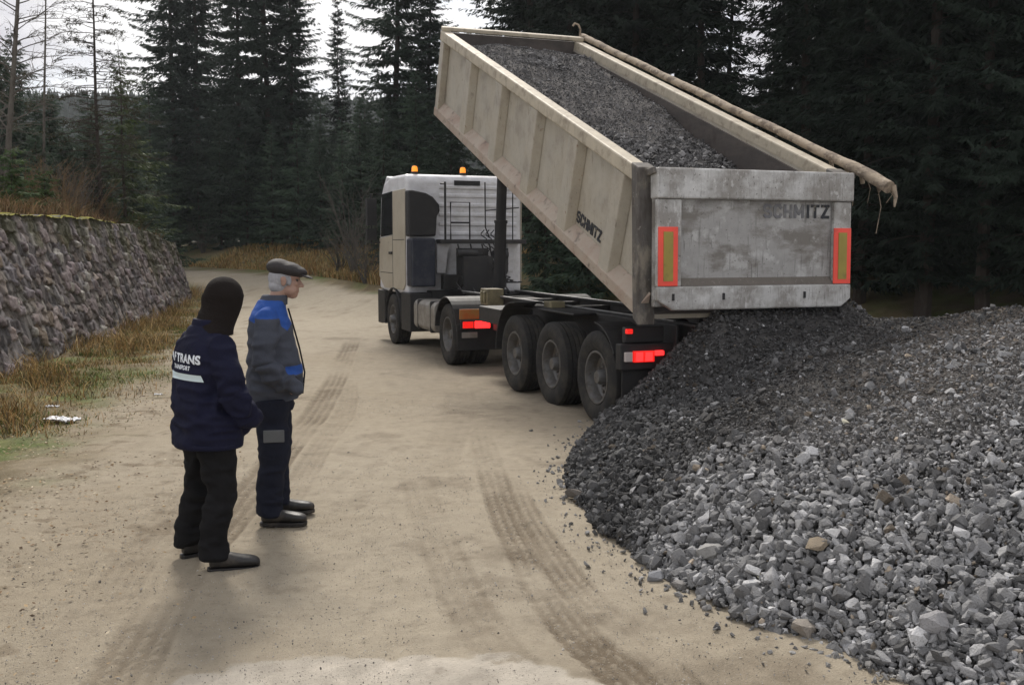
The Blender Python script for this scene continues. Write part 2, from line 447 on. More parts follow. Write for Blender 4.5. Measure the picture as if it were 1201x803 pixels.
def terrain(x, y):
    x = np.asarray(x, float); y = np.asarray(y, float)
    z = 0.8 * sstep(28, 45, y)
    sd = far_bank_sd(x, y)
    z = z + 1.35 * sstep(0.3, 6.5, sd) * sstep(10, 30, y) + 0.03 * np.clip(sd - 6, 0, 60)
    d, a, side = seg_dist(x, y, ROAD_LEFT)
    left = np.where(side > 0, d, 0)
    z = z + 0.16 * sstep(0.5, 3.6, left) * sstep(6, 12, y)
    z = z + 50 * sstep(130, 430, y + 0.08 * np.abs(x))
    return z

TRACKS = [
    ([(-0.42, 11.0), (-0.37, 10.5), (-0.10, 7.58), (0.06, 6.25), (0.21, 5.31), (0.37, 4.66), (0.56, 4.15), (1.0, 2.6)], 0.13, 0.034, 1.0),
    ([(-0.12, 9.4), (0.06, 7.3), (0.22, 6.25), (0.38, 5.4), (0.56, 4.75), (0.75, 4.2), (1.2, 2.6)], 0.12, 0.028, 0.95),
    ([(-3.4, 21.2), (-2.75, 15.9), (-2.30, 11.65), (-2.18, 9.6), (-2.05, 7.4), (-1.99, 6.25), (-1.90, 5.18), (-1.75, 4.2), (-1.5, 2.6)], 0.16, 0.040, 0.95),
    ([(-2.9, 18), (-2.4, 14.6), (-1.95, 11.5), (-1.85, 9.6), (-1.70, 6.9), (-1.60, 5.2), (-1.45, 4.2), (-1.3, 2.6)], 0.12, 0.018, 0.45),
    ([(-0.95, 9.2), (-0.63, 7.1), (-0.30, 5.44), (-0.08, 4.61), (0.05, 4.2), (0.4, 2.6)], 0.14, 0.014, 0.45),
    ([(-2.6, 9.3), (-2.5, 7.4), (-2.36, 6.2), (-2.22, 5.2), (-2.15, 4.4), (-2.0, 2.6)], 0.15, 0.036, 0.9),
    ([(0.30, 6.6), (0.72, 5.35), (1.05, 4.72), (1.33, 4.2), (1.9, 2.6)], 0.11, 0.026, 0.8),
    ([(-1.6, 26), (-1.2, 18), (-0.75, 14), (-0.62, 11), (-0.7, 8)], 0.2, 0.02, 0.3),
]
TRACKS = [(smooth_poly(p, 5), w, dep, lug) for p, w, dep, lug in TRACKS]

def build_ground():
    def axis(lo, hi, fine_lo, fine_hi, step, g1, far, g2):
        a = list(np.arange(fine_lo, fine_hi, step))
        s = step; x = a[-1]
        while x < hi:
            s *= g1 if x < far else g2
            x += s; a.append(x)
        s = step; x = a[0]; b = []
        while x > lo:
            s *= g1 if x > -far else g2
            x -= s; b.append(x)
        return np.array(b[::-1] + a)
    xs = axis(-420, 420, -3.0, 2.2, 0.015, 1.02, 9, 1.09)
    ys = axis(-8, 460, 3.9, 8.2, 0.015, 1.014, 24, 1.06)
    X, Y = np.meshgrid(xs, ys)
    Z = terrain(X, Y)
    d, arc, side = seg_dist(X, Y, ROAD_LEFT)
    sdl = np.where(side > 0, d, -d)                     # + on the verge
    edge_n = 0.55 * fbm(X * 0.9, Y * 0.9, seed=3) + 0.25 * fbm(X * 4, Y * 4, seed=4)
    verge = sstep(-0.5, 0.9, sdl + edge_n * 1.2)
    sf = far_bank_sd(X, Y)
    verge = np.maximum(verge, sstep(-0.6, 0.6, sf + edge_n) * sstep(8, 22, Y + 0.5 * X))
    near = sstep(60, 14, Y)
    lump = 0.05 * fbm(X * 0.5, Y * 0.5, seed=1) + 0.010 * fbm(X * 2.2, Y * 2.2, seed=2) + 0.006 * fbm(X * 9, Y * 9, seed=5) + 0.0035 * fbm(X * 26, Y * 26, seed=6, oct=2)
    Z = Z + lump * near + 0.05 * verge * fbm(X * 3, Y * 3, seed=8) * near
    moist = np.zeros_like(X)
    for i, (p, w, dep, lug) in enumerate(TRACKS):
        dd, a, sg = seg_dist(X, Y, p)
        sd = dd * sg
        tot = sum(math.hypot(q[0] - o_[0], q[1] - o_[1]) for o_, q in zip(p[:-1], p[1:]))
        fade = (0.15 + 0.85 * sstep(-0.3, 0.4, fbm(a * 0.9, sd * 1.4 + i * 9, seed=20 + i))) * sstep(0.0, 2.2, a) * (0.55 + 0.45 * lug)
        win = sstep(w * 1.12, w * 0.86, dd)
        rows = 0.5 + 0.5 * np.tanh(3 * np.sin(2 * np.pi * sd / (w * 0.52) + 0.9))
        phase = np.floor(sd / (w * 0.52)) * 2.1
        lugs = 0.5 + 0.5 * np.tanh(2.5 * np.sin(2 * np.pi * (a + 0.45 * np.abs(sd) + 0.05 * fbm(X * 5, Y * 5, seed=33)) / 0.105 + phase)) * sstep(-0.45, 0.15, fbm(X * 7, Y * 7, seed=34))
        crumb = 0.5 + 0.5 * fbm(X * 22, Y * 22, seed=31)
        Z = Z + fade * (-0.6 * dep * win * (0.35 + 0.65 * (1 - lug * rows * lugs)) + dep * 0.2 * np.exp(-((dd - w * 1.18) / (w * 0.16)) ** 2) * crumb)
        moist = np.maximum(moist, fade * win * (0.18 + 0.92 * lug * (1 - rows * (0.25 + 0.75 * lugs))))
    n1 = fbm(X * 0.35, Y * 0.35, seed=40); n2 = fbm(X * 1.6, Y * 1.6, seed=41); n3 = fbm(X * 7, Y * 7, seed=42)
    col = np.empty(X.shape + (3,))
    sand = np.array([0.315, 0.266, 0.195]); pale = np.array([0.395, 0.346, 0.268]); damp = np.array([0.125, 0.094, 0.062])
    k = np.clip(0.55 + 0.6 * n1 + 0.25 * n2 + 0.2 * n3 + 0.5 * sstep(9, 24, Y), 0, 1)[..., None]
    col[:] = sand * (1 - k) + pale * k
    dampk = np.clip(sstep(0.1, 0.7, n2 * 0.9 + n3 * 0.5) * 0.42 + moist * 0.62, 0, 0.8)[..., None]
    col = col * (1 - dampk) + damp * dampk
    # sunlit patch painted into the colour at the near end of the road, greyer mud along the truck and the foot of the pile
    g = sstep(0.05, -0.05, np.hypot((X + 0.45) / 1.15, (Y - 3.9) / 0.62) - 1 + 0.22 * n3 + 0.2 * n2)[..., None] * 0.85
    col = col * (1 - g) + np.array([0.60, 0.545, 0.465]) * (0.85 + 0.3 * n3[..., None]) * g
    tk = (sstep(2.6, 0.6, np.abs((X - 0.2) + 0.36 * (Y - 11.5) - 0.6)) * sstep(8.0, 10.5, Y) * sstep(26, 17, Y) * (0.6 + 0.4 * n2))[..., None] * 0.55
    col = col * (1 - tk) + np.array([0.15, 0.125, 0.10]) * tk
    soil = np.array([0.17, 0.135, 0.075]) * (1 + 0.5 * n3[..., None]) + np.array([-0.05, 0.015, -0.03]) * np.clip(n2[..., None] * 1.6 + 0.2, 0, 1)
    v3 = verge[..., None]
    col = col * (1 - v3) + soil * v3
    leafy = (sstep(0.25, 0.5, n3 + 0.3 * n2) * sstep(-2.6, 0.2, sdl) * (1 - verge) * 0.7)[..., None]
    col = col * (1 - leafy) + np.array([0.16, 0.12, 0.075]) * leafy
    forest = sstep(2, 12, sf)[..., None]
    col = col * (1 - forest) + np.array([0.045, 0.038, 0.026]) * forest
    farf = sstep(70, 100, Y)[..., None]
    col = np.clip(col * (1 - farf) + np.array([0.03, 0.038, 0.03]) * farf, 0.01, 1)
    ny, nx = X.shape
    idx = np.arange(nx * ny).reshape(ny, nx)
    Q = np.stack([idx[:-1, :-1], idx[:-1, 1:], idx[1:, 1:], idx[1:, :-1]], -1).reshape(-1, 4)
    road_q = (0.25 * (verge[:-1, :-1] + verge[:-1, 1:] + verge[1:, 1:] + verge[1:, :-1]) < 0.5).reshape(-1)
    road_q &= ((Y[:-1, :-1] < 60)).reshape(-1)
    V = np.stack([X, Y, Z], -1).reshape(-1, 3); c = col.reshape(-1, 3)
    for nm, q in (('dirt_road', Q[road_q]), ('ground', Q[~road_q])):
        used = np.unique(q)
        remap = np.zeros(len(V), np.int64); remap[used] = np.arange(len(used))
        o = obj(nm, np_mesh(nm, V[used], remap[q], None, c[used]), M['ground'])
        tag(o, kind='structure')
build_ground()

# ---- hillside held by the wall
def bank_z(d, a):
    return 2.62 + 0.20 * np.minimum(d, 4) * 0.6 + 0.10 * np.clip(d - 2, 0, 40)

def wall_height(a):
    return 2.36 + 0.12 * sstep(3, 14, a) - 0.75 * sstep(17.5, 26.5, a) - 0.5 * sstep(26, 31, a)

def wall_frame(n_step=0.03):
    pts = np.array(WALL_BASE)
    seg = np.hypot(*np.diff(pts, axis=0).T); acc = np.concatenate([[0], np.cumsum(seg)])
    a = np.arange(0, acc[-1], n_step)
    x = np.interp(a, acc, pts[:, 0]); y = np.interp(a, acc, pts[:, 1])
    tx, ty = np.gradient(x), np.gradient(y)
    # smooth tangents
    k = np.ones(31) / 31
    tx = np.convolve(np.pad(tx, 15, 'edge'), k, 'valid'); ty = np.convolve(np.pad(ty, 15, 'edge'), k, 'valid')
    L = np.hypot(tx, ty)
    return a, x, y, -ty / L, tx / L                      # normal pointing left, into the bank

def build_wall():
    a, x, y, nx_, ny_ = wall_frame(0.028)
    nv = 104
    t = np.linspace(0, 1, nv)
    A, T = np.meshgrid(a, t, indexing='ij')
    H = wall_height(A) + 0.07 * fbm(A * 1.1, A * 0, seed=50)
    Zr = T * (H + 0.25) - 0.25
    # irregular stones: jittered cells, two nearest seeds
    cw, ch = 0.29, 0.19
    u = A / cw + 0.35 * fbm(A * 1.6, Zr * 1.6, seed=52) + 0.5 * Zr; v = Zr / ch + 0.35 * fbm(A * 1.6 + 40, Zr * 1.6, seed=53)
    iu, iv = np.floor(u), np.floor(v)
    f1 = np.full(A.shape, 9.0); f2 = np.full(A.shape, 9.0); cid = np.zeros(A.shape)
    zz = np.zeros_like(u)
    for du in (-1, 0, 1):
        for dv in (-1, 0, 1):
            cu, cv = iu + du, iv + dv
            px = cu + 0.12 + 0.76 * _hash(cu, cv, zz, 60); py = cv + 0.12 + 0.76 * _hash(cu, cv, zz, 61)
            wgt = 0.6 + 1.0 * _hash(cu, cv, zz, 62)
            d = np.hypot(u - px, v - py) * wgt
            idn = cu * 131 + cv * 7919
            closer = d < f1
            f2 = np.where(closer, f1, np.minimum(f2, d)); cid = np.where(closer, idn, cid); f1 = np.where(closer, d, f1)
    e = f2 - f1
    face = sstep(0.012, 0.06, e)
    r1 = _hash(cid, cid * 0 + 3, zz, 70); r2 = _hash(cid, cid * 0 + 5, zz, 71); r3 = _hash(cid, cid * 0 + 9, zz, 72)
    tilt = (r2 - 0.5) * 0.10 * (u - iu) + (r3 - 0.5) * 0.10 * (v - iv)
    out_ = face * (0.024 + 0.022 * r1 + 0.8 * tilt) + 0.015 * fbm(A * 9, Zr * 9, seed=55) + 0.06 * fbm(A * 0.7, Zr * 0.7, seed=56)
    batter = 0.28 * Zr
    off = batter - out_
    gz = terrain(x, y)
    X = x[:, None] + nx_[:, None] * off; Y = y[:, None] + ny_[:, None] * off; Z = gz[:, None] + Zr
    g = (0.085 + 0.17 * r1 ** 1.4)[..., None]
    hue = np.stack([1.08 + 0.16 * (r2 - 0.5), 0.95 + 0 * r2, 0.93 + 0.20 * (r3 - 0.5)], -1)
    col = g * hue
    light = (r3 > 0.93)[..., None] * (r2 > 0.3)[..., None]
    col = np.where(light, np.array([0.34, 0.325, 0.30]), col)
    rust = ((r2 > 0.965) & (r1 > 0.3))[..., None]
    col = np.where(rust, np.array([0.20, 0.16, 0.125]), col)
    jn = (1 - sstep(0.012, 0.06, e))[..., None]
    col = col * (1 - jn) + np.array([0.05, 0.042, 0.032]) * jn
    ms = (sstep(0.05, 0.5, fbm(A * 1.4, Zr * 1.4, seed=57) + 1.1 * (T - 0.72)) * 0.75)[..., None]
    col = col * (1 - ms) + np.array([0.055, 0.058, 0.022]) * ms
    na = len(a)
    V = np.stack([X, Y, Z], -1)
    # coping: run the top back into the bank, and a rear face to close it
    B1 = V[:, -1].copy(); B1[:, 0] += nx_ * 0.6; B1[:, 1] += ny_ * 0.6; B1[:, 2] -= 0.02
    B2 = B1.copy(); B2[:, 2] = gz - 0.3
    V = np.concatenate([V, B1[:, None], B2[:, None]], 1)
    col = np.concatenate([col, col[:, -1:], col[:, -1:]], 1)
    idx = np.arange(na * (nv + 2)).reshape(na, nv + 2)
    Q = np.stack([idx[:-1, :-1], idx[1:, :-1], idx[1:, 1:], idx[:-1, 1:]], -1).reshape(-1, 4)
    o = obj('retaining_wall', np_mesh('retaining_wall', V.reshape(-1, 3), Q, None, col.reshape(-1, 3)), M['stonewall'])
    tag(o, 'rough grey fieldstone retaining wall with mossy top along the left verge', 'wall')
    # moss strip on the coping
    top = V[:, nv - 1]
    sel = (a > 1.0) & (a < 16)
    tp, nxs, nys, as_ = top[sel], nx_[sel], ny_[sel], a[sel]
    m_ = 7
    W = []
    for j in range(m_):
        f = j / (m_ - 1)
        hgt = 0.075 * np.sin(np.pi * np.clip(f, 0.02, 0.98)) ** 0.5 * np.clip(0.25 + 1.3 * fbm(as_ * 1.7, as_ * 0 + 2, seed=58), 0.05, 1.2) + 0.02 * fbm(as_ * 12, as_ * 0 + f * 5, seed=59)
        p = tp.copy()
        p[:, 0] += nxs * (-0.05 + 0.33 * f); p[:, 1] += nys * (-0.05 + 0.33 * f); p[:, 2] += hgt - 0.015
        W.append(p)
    W = np.stack(W, 1)
    ii = np.arange(W.shape[0] * m_).reshape(-1, m_)
    Q = np.stack([ii[:-1, :-1], ii[1:, :-1], ii[1:, 1:], ii[:-1, 1:]], -1).reshape(-1, 4)
    obj('moss', np_mesh('moss', W.reshape(-1, 3), Q), M['moss'], o)
    return a, x, y, nx_, ny_, gz

def build_hillside():
    a, x, y, nx_, ny_ = wall_frame(0.25)
    h = wall_height(a)
    gz = terrain(x, y)
    k = np.ones(25) / 25                                     # smoother normals for the wide sweep
    nxs = np.convolve(np.pad(nx_, 12, 'edge'), k, 'valid'); nys = np.convolve(np.pad(ny_, 12, 'edge'), k, 'valid')
    ds = np.concatenate([np.linspace(1.0, 6, 40), np.linspace(6.5, 45, 40)])
    A, D = np.meshgrid(a, ds, indexing='ij')
    X = x[:, None] + nxs[:, None] * D; Y = y[:, None] + nys[:, None] * D
    Z = (gz + h)[:, None] - 0.06 + 0.27 * np.minimum(D - 1.0, 4) + 0.075 * np.clip(D - 5, 0, 50) + 0.12 * fbm(X * 0.7, Y * 0.7, seed=80) * sstep(0.5, 2, D) - 0.01
    n = fbm(X * 2, Y * 2, seed=81)[..., None]
    col = np.array([0.14, 0.11, 0.06]) * (1 + 0.5 * n)
    idx = np.arange(A.size).reshape(A.shape)
    Q = np.stack([idx[:-1, :-1], idx[1:, :-1], idx[1:, 1:], idx[:-1, 1:]], -1).reshape(-1, 4)
    o = obj('hillside', np_mesh('hillside', np.stack([X, Y, Z], -1).reshape(-1, 3), Q, None, np.clip(col, 0.01, 1).reshape(-1, 3)), M['ground'])
    tag(o, kind='structure')
    return o
build_wall()
HILL = build_hillside()
_hv = np.array([v.co[:] for v in HILL.data.vertices])
HILL_BVH = BVHTree.FromPolygons([tuple(v) for v in _hv], [tuple(p.vertices) for p in HILL.data.polygons])
def ground_z(x, y):
    h = HILL_BVH.ray_cast(Vector((x, y, 60)), Vector((0, 0, -1)))
    z = float(terrain(x, y))
    return max(z, h[0].z) if h[0] is not None else z

# ---- grass, dead stalks and leaf litter
def blades(name, P, hgt, wid, cols, lean=0.5, label=None):
    n = len(P)
    az = RNG.uniform(0, 2 * np.pi, n); la = RNG.uniform(0, 2 * np.pi, n); le = RNG.uniform(0.1, lean, n) * hgt
    wx, wy = np.cos(az) * wid, np.sin(az) * wid
    lx, ly = np.cos(la) * le, np.sin(la) * le
    b0 = P - np.stack([wx, wy, 0 * wx + 0.01], -1); b1 = P + np.stack([wx, wy, 0 * wx - 0.01], -1)
    mz = hgt * 0.6
    m0 = P + np.stack([lx * 0.35 - wx * 0.7, ly * 0.35 - wy * 0.7, mz], -1); m1 = P + np.stack([lx * 0.35 + wx * 0.7, ly * 0.35 + wy * 0.7, mz], -1)
    tp = P + np.stack([lx, ly, hgt * RNG.uniform(0.8, 1.0, n)], -1)
    V = np.stack([b0, b1, m1, m0, tp], 1).reshape(-1, 3)
    k = np.arange(n) * 5
    Q = np.stack([k, k + 1, k + 2, k + 3], -1); T = np.stack([k + 3, k + 2, k + 4], -1)
    o = obj(name, np_mesh(name, V, Q, T, np.repeat(cols, 5, 0), smooth=False), M['dry_grass'])
    return tag(o, kind='stuff')

def pick(n, cols, var=0.25):
    c = np.array(cols)[RNG.integers(0, len(cols), n)]
    return np.clip(c * RNG.uniform(1 - var, 1 + var, (n, 1)), 0.005, 1)

TAN = [(0.42, 0.29, 0.12), (0.33, 0.20, 0.08), (0.48, 0.36, 0.18), (0.24, 0.145, 0.06)]
GREEN = [(0.10, 0.165, 0.03), (0.07, 0.125, 0.022), (0.13, 0.17, 0.04)]

def verge_points(n, dlo, dhi, alo, ahi):
    """points beside the foot of the wall: d metres out from it"""
    a, x, y, nx_, ny_ = wall_frame(0.1)
    i = RNG.integers(int(alo / 0.1), min(int(ahi / 0.1), len(a)), n)
    d = dlo + (dhi - dlo) * RNG.random(n) ** 1.3
    px = x[i] - nx_[i] * d; py = y[i] - ny_[i] * d
    dd, _, sg = seg_dist(px, py, ROAD_LEFT)
    k = sg * dd > 0.9 * RNG.random(n) ** 2 - 0.75 * RNG.random(n) ** 4
    px, py, d = px[k], py[k], d[k]
    return np.stack([px, py, terrain(px, py)], -1), d

def keep(P, f, lo):
    m = fbm(P[:, 0] * f, P[:, 1] * f, seed=91) > lo
    return P[m]

def clump(P, f, seed):
    return np.clip(fbm(P[:, 0] * f, P[:, 1] * f, seed=seed) * 1.1 + 0.45, 0, 1)
P, d = verge_points(52000, 0.0, 2.6, 0, 27)
kp = RNG.random(len(P)) < clump(P, 1.1, 91) * np.clip(1.25 - d / 2.4, 0.1, 1)
P, d = P[kp], d[kp]
blades('dry_grass', P, RNG.uniform(0.06, 0.46, len(P)) * (0.30 + clump(P, 1.6, 92)) * np.clip(1.2 - d / 2.2, 0.3, 1), 0.005, pick(len(P), TAN + [(0.13, 0.12, 0.045), (0.10, 0.075, 0.045)], 0.4), 1.5)
P, d = verge_points(90000, 0.3, 3.9, 0, 24)
kp = RNG.random(len(P)) < clump(P, 0.75, 96) ** 2.2 * np.clip((P[:, 1] * 0 + 1.5) - d / 3.2, 0, 1)
P = P[kp]
blades('green_grass', P, RNG.uniform(0.015, 0.075, len(P)), 0.005, pick(len(P), GREEN + [(0.15, 0.14, 0.05)], 0.35), 1.5)
P, d = verge_points(50000, 0.2, 5.2, 0, 24)
kp = RNG.random(len(P)) < clump(P, 1.3, 97) ** 1.6
P = P[kp]
blades('short_dry_grass', P, RNG.uniform(0.015, 0.08, len(P)), 0.005, pick(len(P), TAN + [(0.12, 0.12, 0.04)], 0.45), 2.0)
# brown leaves trodden into the verge and the road edge
n = 20000
px = RNG.uniform(-6.5, -1.6, n); py = 3.5 + 12 * RNG.random(n) ** 1.2
dd, aa, sg = seg_dist(px, py, ROAD_LEFT)
kp = RNG.random(n) < np.clip(1.0 - np.maximum(-sg * dd, 0) / 2.3, 0.0, 1) ** 1.5
px, py = px[kp], py[kp]
P = np.stack([px, py, terrain(px, py) + 0.02], -1); n = len(P)
az = RNG.uniform(0, 6.28, n); s_ = RNG.uniform(0.005, 0.018, n)
ux = np.stack([np.cos(az) * s_, np.sin(az) * s_, RNG.uniform(-.3, .3, n) * s_], -1); uy = np.stack([-np.sin(az) * s_ * .6, np.cos(az) * s_ * .6, RNG.uniform(-.4, .4, n) * s_], -1)
V = np.stack([P - ux, P - uy * 0.9, P + ux, P + uy], 1).reshape(-1, 3)
tag(obj('leaf_litter', np_mesh('leaf_litter', V, np.arange(n * 4).reshape(-1, 4), None, np.repeat(pick(n, [(0.30, 0.22, 0.13), (0.16, 0.105, 0.06), (0.40, 0.34, 0.25), (0.09, 0.065, 0.045)], 0.3), 4, 0), smooth=False), M['dry_grass']), kind='stuff')
# tall tan grass on the hillside above the wall
a_, x_, y_, nx_, ny_ = wall_frame(0.1)
i = RNG.integers(0, 275, 26000); d = 0.80 + 7 * RNG.random(26000) ** 1.6
P = np.stack([x_[i] + nx_[i] * d, y_[i] + ny_[i] * d], -1)
P = P[fbm(P[:, 0] * 0.6, P[:, 1] * 0.6, seed=93) > -0.30]
P = np.array([(p[0], p[1], ground_z(p[0], p[1])) for p in P])
blades('tall_dry_grass', P, RNG.uniform(0.06, 0.55, len(P)) * (0.25 + clump(P, 0.8, 98)), 0.008, pick(len(P), [(0.22, 0.14, 0.075), (0.15, 0.09, 0.05), (0.27, 0.19, 0.10), (0.10, 0.085, 0.04)], 0.4), 1.2)
# bank beyond the bend
n = 26000
t = RNG.uniform(-1.5, 22, n); s_ = 0.2 + 8.5 * RNG.random(n) ** 1.5
P = np.stack([-4.6 + 3 - 0.62 * (t + 3) + 0.78 * s_, 34.5 - 2.3 + 0.78 * (t + 3) + 0.62 * s_], -1)
P = P[fbm(P[:, 0] * 0.5, P[:, 1] * 0.5, seed=94) > -0.35]
P = np.concatenate([P, terrain(P[:, 0], P[:, 1])[:, None]], 1)
blades('bank_grass', P, RNG.uniform(0.12, 0.75, len(P)) * np.clip(0.5 + fbm(P[:, 0] * 0.4, P[:, 1] * 0.4, seed=95), 0.2, 1.3), 0.016, pick(len(P), TAN + [(0.17, 0.16, 0.06)]), 0.7)

# ================================================================== TREES
def spruce_crown(H, Rb, z0, seed, dens=1.0, sparse_top=0.0, asym=0.0, needle=1.0, power=0.8, step=0.33):
    rng = np.random.default_rng(seed)
    quads = []
    z = z0
    while z < H - 0.15:
        f = (z - z0) / (H - z0)
        Lz = Rb * max(0.03, (1 - f)) ** power * (0.55 + 0.45 * min(1, f / 0.12)) 
        nb = int(rng.integers(5, 8)) if Lz > 0.5 else 4
        ph0 = rng.uniform(0, 6.28)
        for b in range(nb):
            if rng.random() < 0.10: continue
            phi = ph0 + b * 2 * math.pi / nb + rng.uniform(-0.35, 0.35)
            l = Lz * rng.uniform(0.55, 1.15) * (1 + asym * math.cos(phi)) * (1.25 if rng.random() < 0.08 else 1.0)
            if l < 0.12: l = 0.12
            zb = z + rng.uniform(-0.2, 0.2)
            droop = rng.uniform(0.15, 0.45) * (1 - 0.7 * f); upc = rng.uniform(0.10, 0.38)
            n = max(5, int((8 + 16 * l) * dens))
            t = np.sort(rng.uniform(0.05, 1.0, n))
            base = np.stack([np.cos(phi) * l * t, np.sin(phi) * l * t, zb - droop * l * t + upc * l * t * t], -1)
            side = np.where(np.arange(n) % 2 == 0, 1.0, -1.0)
            ang = phi + side * rng.uniform(0.5, 1.15, n) * (1 - 0.5 * t)
            tl = (0.14 + 0.30 * (1 - t) * min(1.0, l / 1.6)) * rng.uniform(0.7, 1.3, n) * needle
            pit = rng.uniform(-0.75, 0.05, n)
            for k in range(3):
                a2 = ang + (0, 0.55, -0.5)[k] * rng.uniform(0.6, 1.2, n)
                p2 = pit + (0, -0.25, -0.15)[k]
                ln = tl * (1, 0.75, 0.7)[k]
                st = base + (0 if k == 0 else 1) * np.stack([np.cos(ang) * tl * 0.3, np.sin(ang) * tl * 0.3, np.sin(pit) * tl * 0.3], -1)
                dirv = np.stack([np.cos(a2) * np.cos(p2), np.sin(a2) * np.cos(p2), np.sin(p2)], -1)
                w = ln * rng.uniform(0.07, 0.13, n)
                roll = rng.uniform(-0.9, 0.9, n)
                hx = np.stack([-np.sin(a2), np.cos(a2), 0 * a2], -1); up = np.cross(dirv, hx)
                wv = (hx * np.cos(roll)[:, None] + up * np.sin(roll)[:, None]) * w[:, None]
                mid = st + dirv * (ln * 0.5)[:, None]
                quads.append(np.stack([st, mid - wv, st + dirv * ln[:, None], mid + wv], 1))
        z += step * rng.uniform(0.7, 1.3) * (1.0 - 0.45 * f) * (1 + sparse_top * f)
    Q = np.concatenate(quads, 0)
    n = len(Q)
    return np_mesh('crown', Q.reshape(-1, 3), np.arange(n * 4).reshape(-1, 4), None, smooth=False)

def trunk_mesh(H, r0, seed, boughs=0, blen=1.5, z0=1.0, up=0.1):
    rng = np.random.default_rng(seed)
    mb = MB()
    k = 9
    pts = [(0.03 * H / 10 * math.sin(i * 1.3 + seed), 0.03 * H / 10 * math.cos(i * 1.7 + seed), -0.3 + (H + 0.3) * i / k) for i in range(k + 1)]
    mb.tube(pts, [r0 * (1.25 if i == 0 else 1) * (1 - 0.93 * i / k) for i in range(k + 1)], 8)
    for b in range(boughs):
        z = z0 + (H * 0.92 - z0) * rng.random()
        ph = rng.uniform(0, 6.28); l = blen * (1 - z / H) ** 0.6 * rng.uniform(0.4, 1.1)
        q = [(math.cos(ph) * l * t, math.sin(ph) * l * t, z + up * l * t - 0.25 * l * t * t) for t in (0, 0.4, 0.75, 1.0)]
        r = max(0.007, r0 * 0.14 * (1 - z / H))
        mb.tube(q, [r, r * 0.75, r * 0.5, r * 0.25], 4)
    o = mb.build('trunk', None, smooth=True)
    me = o.data
    bpy.data.objects.remove(o)
    return me

KIND = {}
def kind(name, H, Rb, z0, seed, r0, leaf, bark='bark', boughs=0, blen=1.5, **kw):
    cr = spruce_crown(H, Rb, z0, seed, **kw); cr.materials.append(M[leaf])
    tk = trunk_mesh(H, r0, seed, boughs, blen, min(1.0, z0)); tk.materials.append(M[bark])
    KIND[name] = (cr, tk, H)
kind('tall_a', 19, 3.9, 0.9, 101, 0.17, 'spruce', boughs=40, blen=2.2, power=0.62, dens=1.2, needle=1.15)
kind('tall_b', 21, 4.2, 1.2, 102, 0.19, 'spruce', boughs=50, blen=2.4, power=0.58, dens=1.2, needle=1.15)
kind('tall_c', 17, 3.0, 0.7, 103, 0.14, 'spruce', boughs=30, blen=2.0, power=0.8, dens=1.2, needle=1.1)
kind('open_a', 18, 2.6, 2.4, 108, 0.15, 'spruce', boughs=60, blen=2.4, dens=0.8, step=0.50, power=0.6)
kind('young_a', 8, 2.3, 0.25, 104, 0.08, 'spruce_mid', step=0.28, dens=1.15)
kind('young_b', 6.5, 2.1, 0.2, 105, 0.07, 'spruce_mid', step=0.28, power=0.9)
kind('sky_a', 19, 3.5, 0.9, 111, 0.16, 'spruce_far', boughs=30, blen=2.0, power=0.82, dens=1.3, needle=1.1)
kind('sky_b', 21, 4.1, 1.0, 112, 0.18, 'spruce_far', boughs=30, blen=2.2, power=0.78, dens=1.3, needle=1.1)
kind('broad', 6.2, 2.7, 0.2, 109, 0.09, 'spruce_mid', step=0.26, dens=1.25, power=0.75)
kind('light', 6.5, 1.9, 0.5, 106, 0.07, 'spruce_light', boughs=30, blen=1.4, dens=0.8, step=0.42, asym=0.35)
kind('bush', 2.3, 1.25, 0.1, 107, 0.04, 'pine', step=0.17, dens=1.3, needle=0.85, power=0.55)

def tree(name, k, x, y, label, group=None, s=1.0, hs=1.0, z=None, lean=(0, 0)):
    cr, tk, H = KIND[k]
    e = empty(name, (x, y, ground_z(x, y) - 0.05 if z is None else z), RNG.uniform(0, 6.28) if k not in ('light',) else RNG.uniform(-0.5, 0.5))
    e.scale = (s, s, s * hs)
    e.rotation_euler.x, e.rotation_euler.y = lean
    tag(e, label, 'tree', group)
    obj('trunk', tk, None, e); obj('crown', cr, None, e)
    return e

def at_px(u, d):
    return (u - 600.5) / 1160.3 * d

def beyond(u, extra):
    """distance at which a bearing has crossed the grassy bank past the bend"""
    return 22.2 / (0.78 * (u - 600.5) / 1160.3 + 0.62) + extra
# tall dark spruces against the sky, left of the tipper
for u, ex, k, s, hs, lb in [
    (210, 1.0, 'sky_b', 1.22, 1.0, 'tall dark spruce with dense crown against the sky, nearest to the bend in the wall'),
    (238, 3.0, 'sky_a', 1.25, 1.0, 'tall dark spruce just right of the spruce by the wall bend, crowns touching'),
    (286, 5.0, 'sky_a', 1.22, 1.0, 'tall spruce with open gappy crown showing sky between its branches'),
    (318, 3.0, 'sky_b', 1.20, 1.0, 'tall broad dark spruce rising behind the two men, sky on its right'),
    (347, 5.0, 'sky_a', 0.98, 1.0, 'tall dark spruce leaning on the right flank of the broad spruce'),
    (401, 9.0, 'tall_c', 0.62, 1.30, 'slim narrow spruce standing alone in the sky gap'),
    (468, 6.0, 'sky_b', 1.06, 1.0, 'tall dark spruce directly above the truck cab'),
    (506, 8.0, 'sky_a', 0.92, 0.8, 'tall dark spruce beside the raised front corner of the tipper')]:
    d = beyond(u, ex)
    tree('spruce_tree', k, at_px(u, d), d, lb, s=s, hs=hs)
YG = 'young spruces beyond the bend'
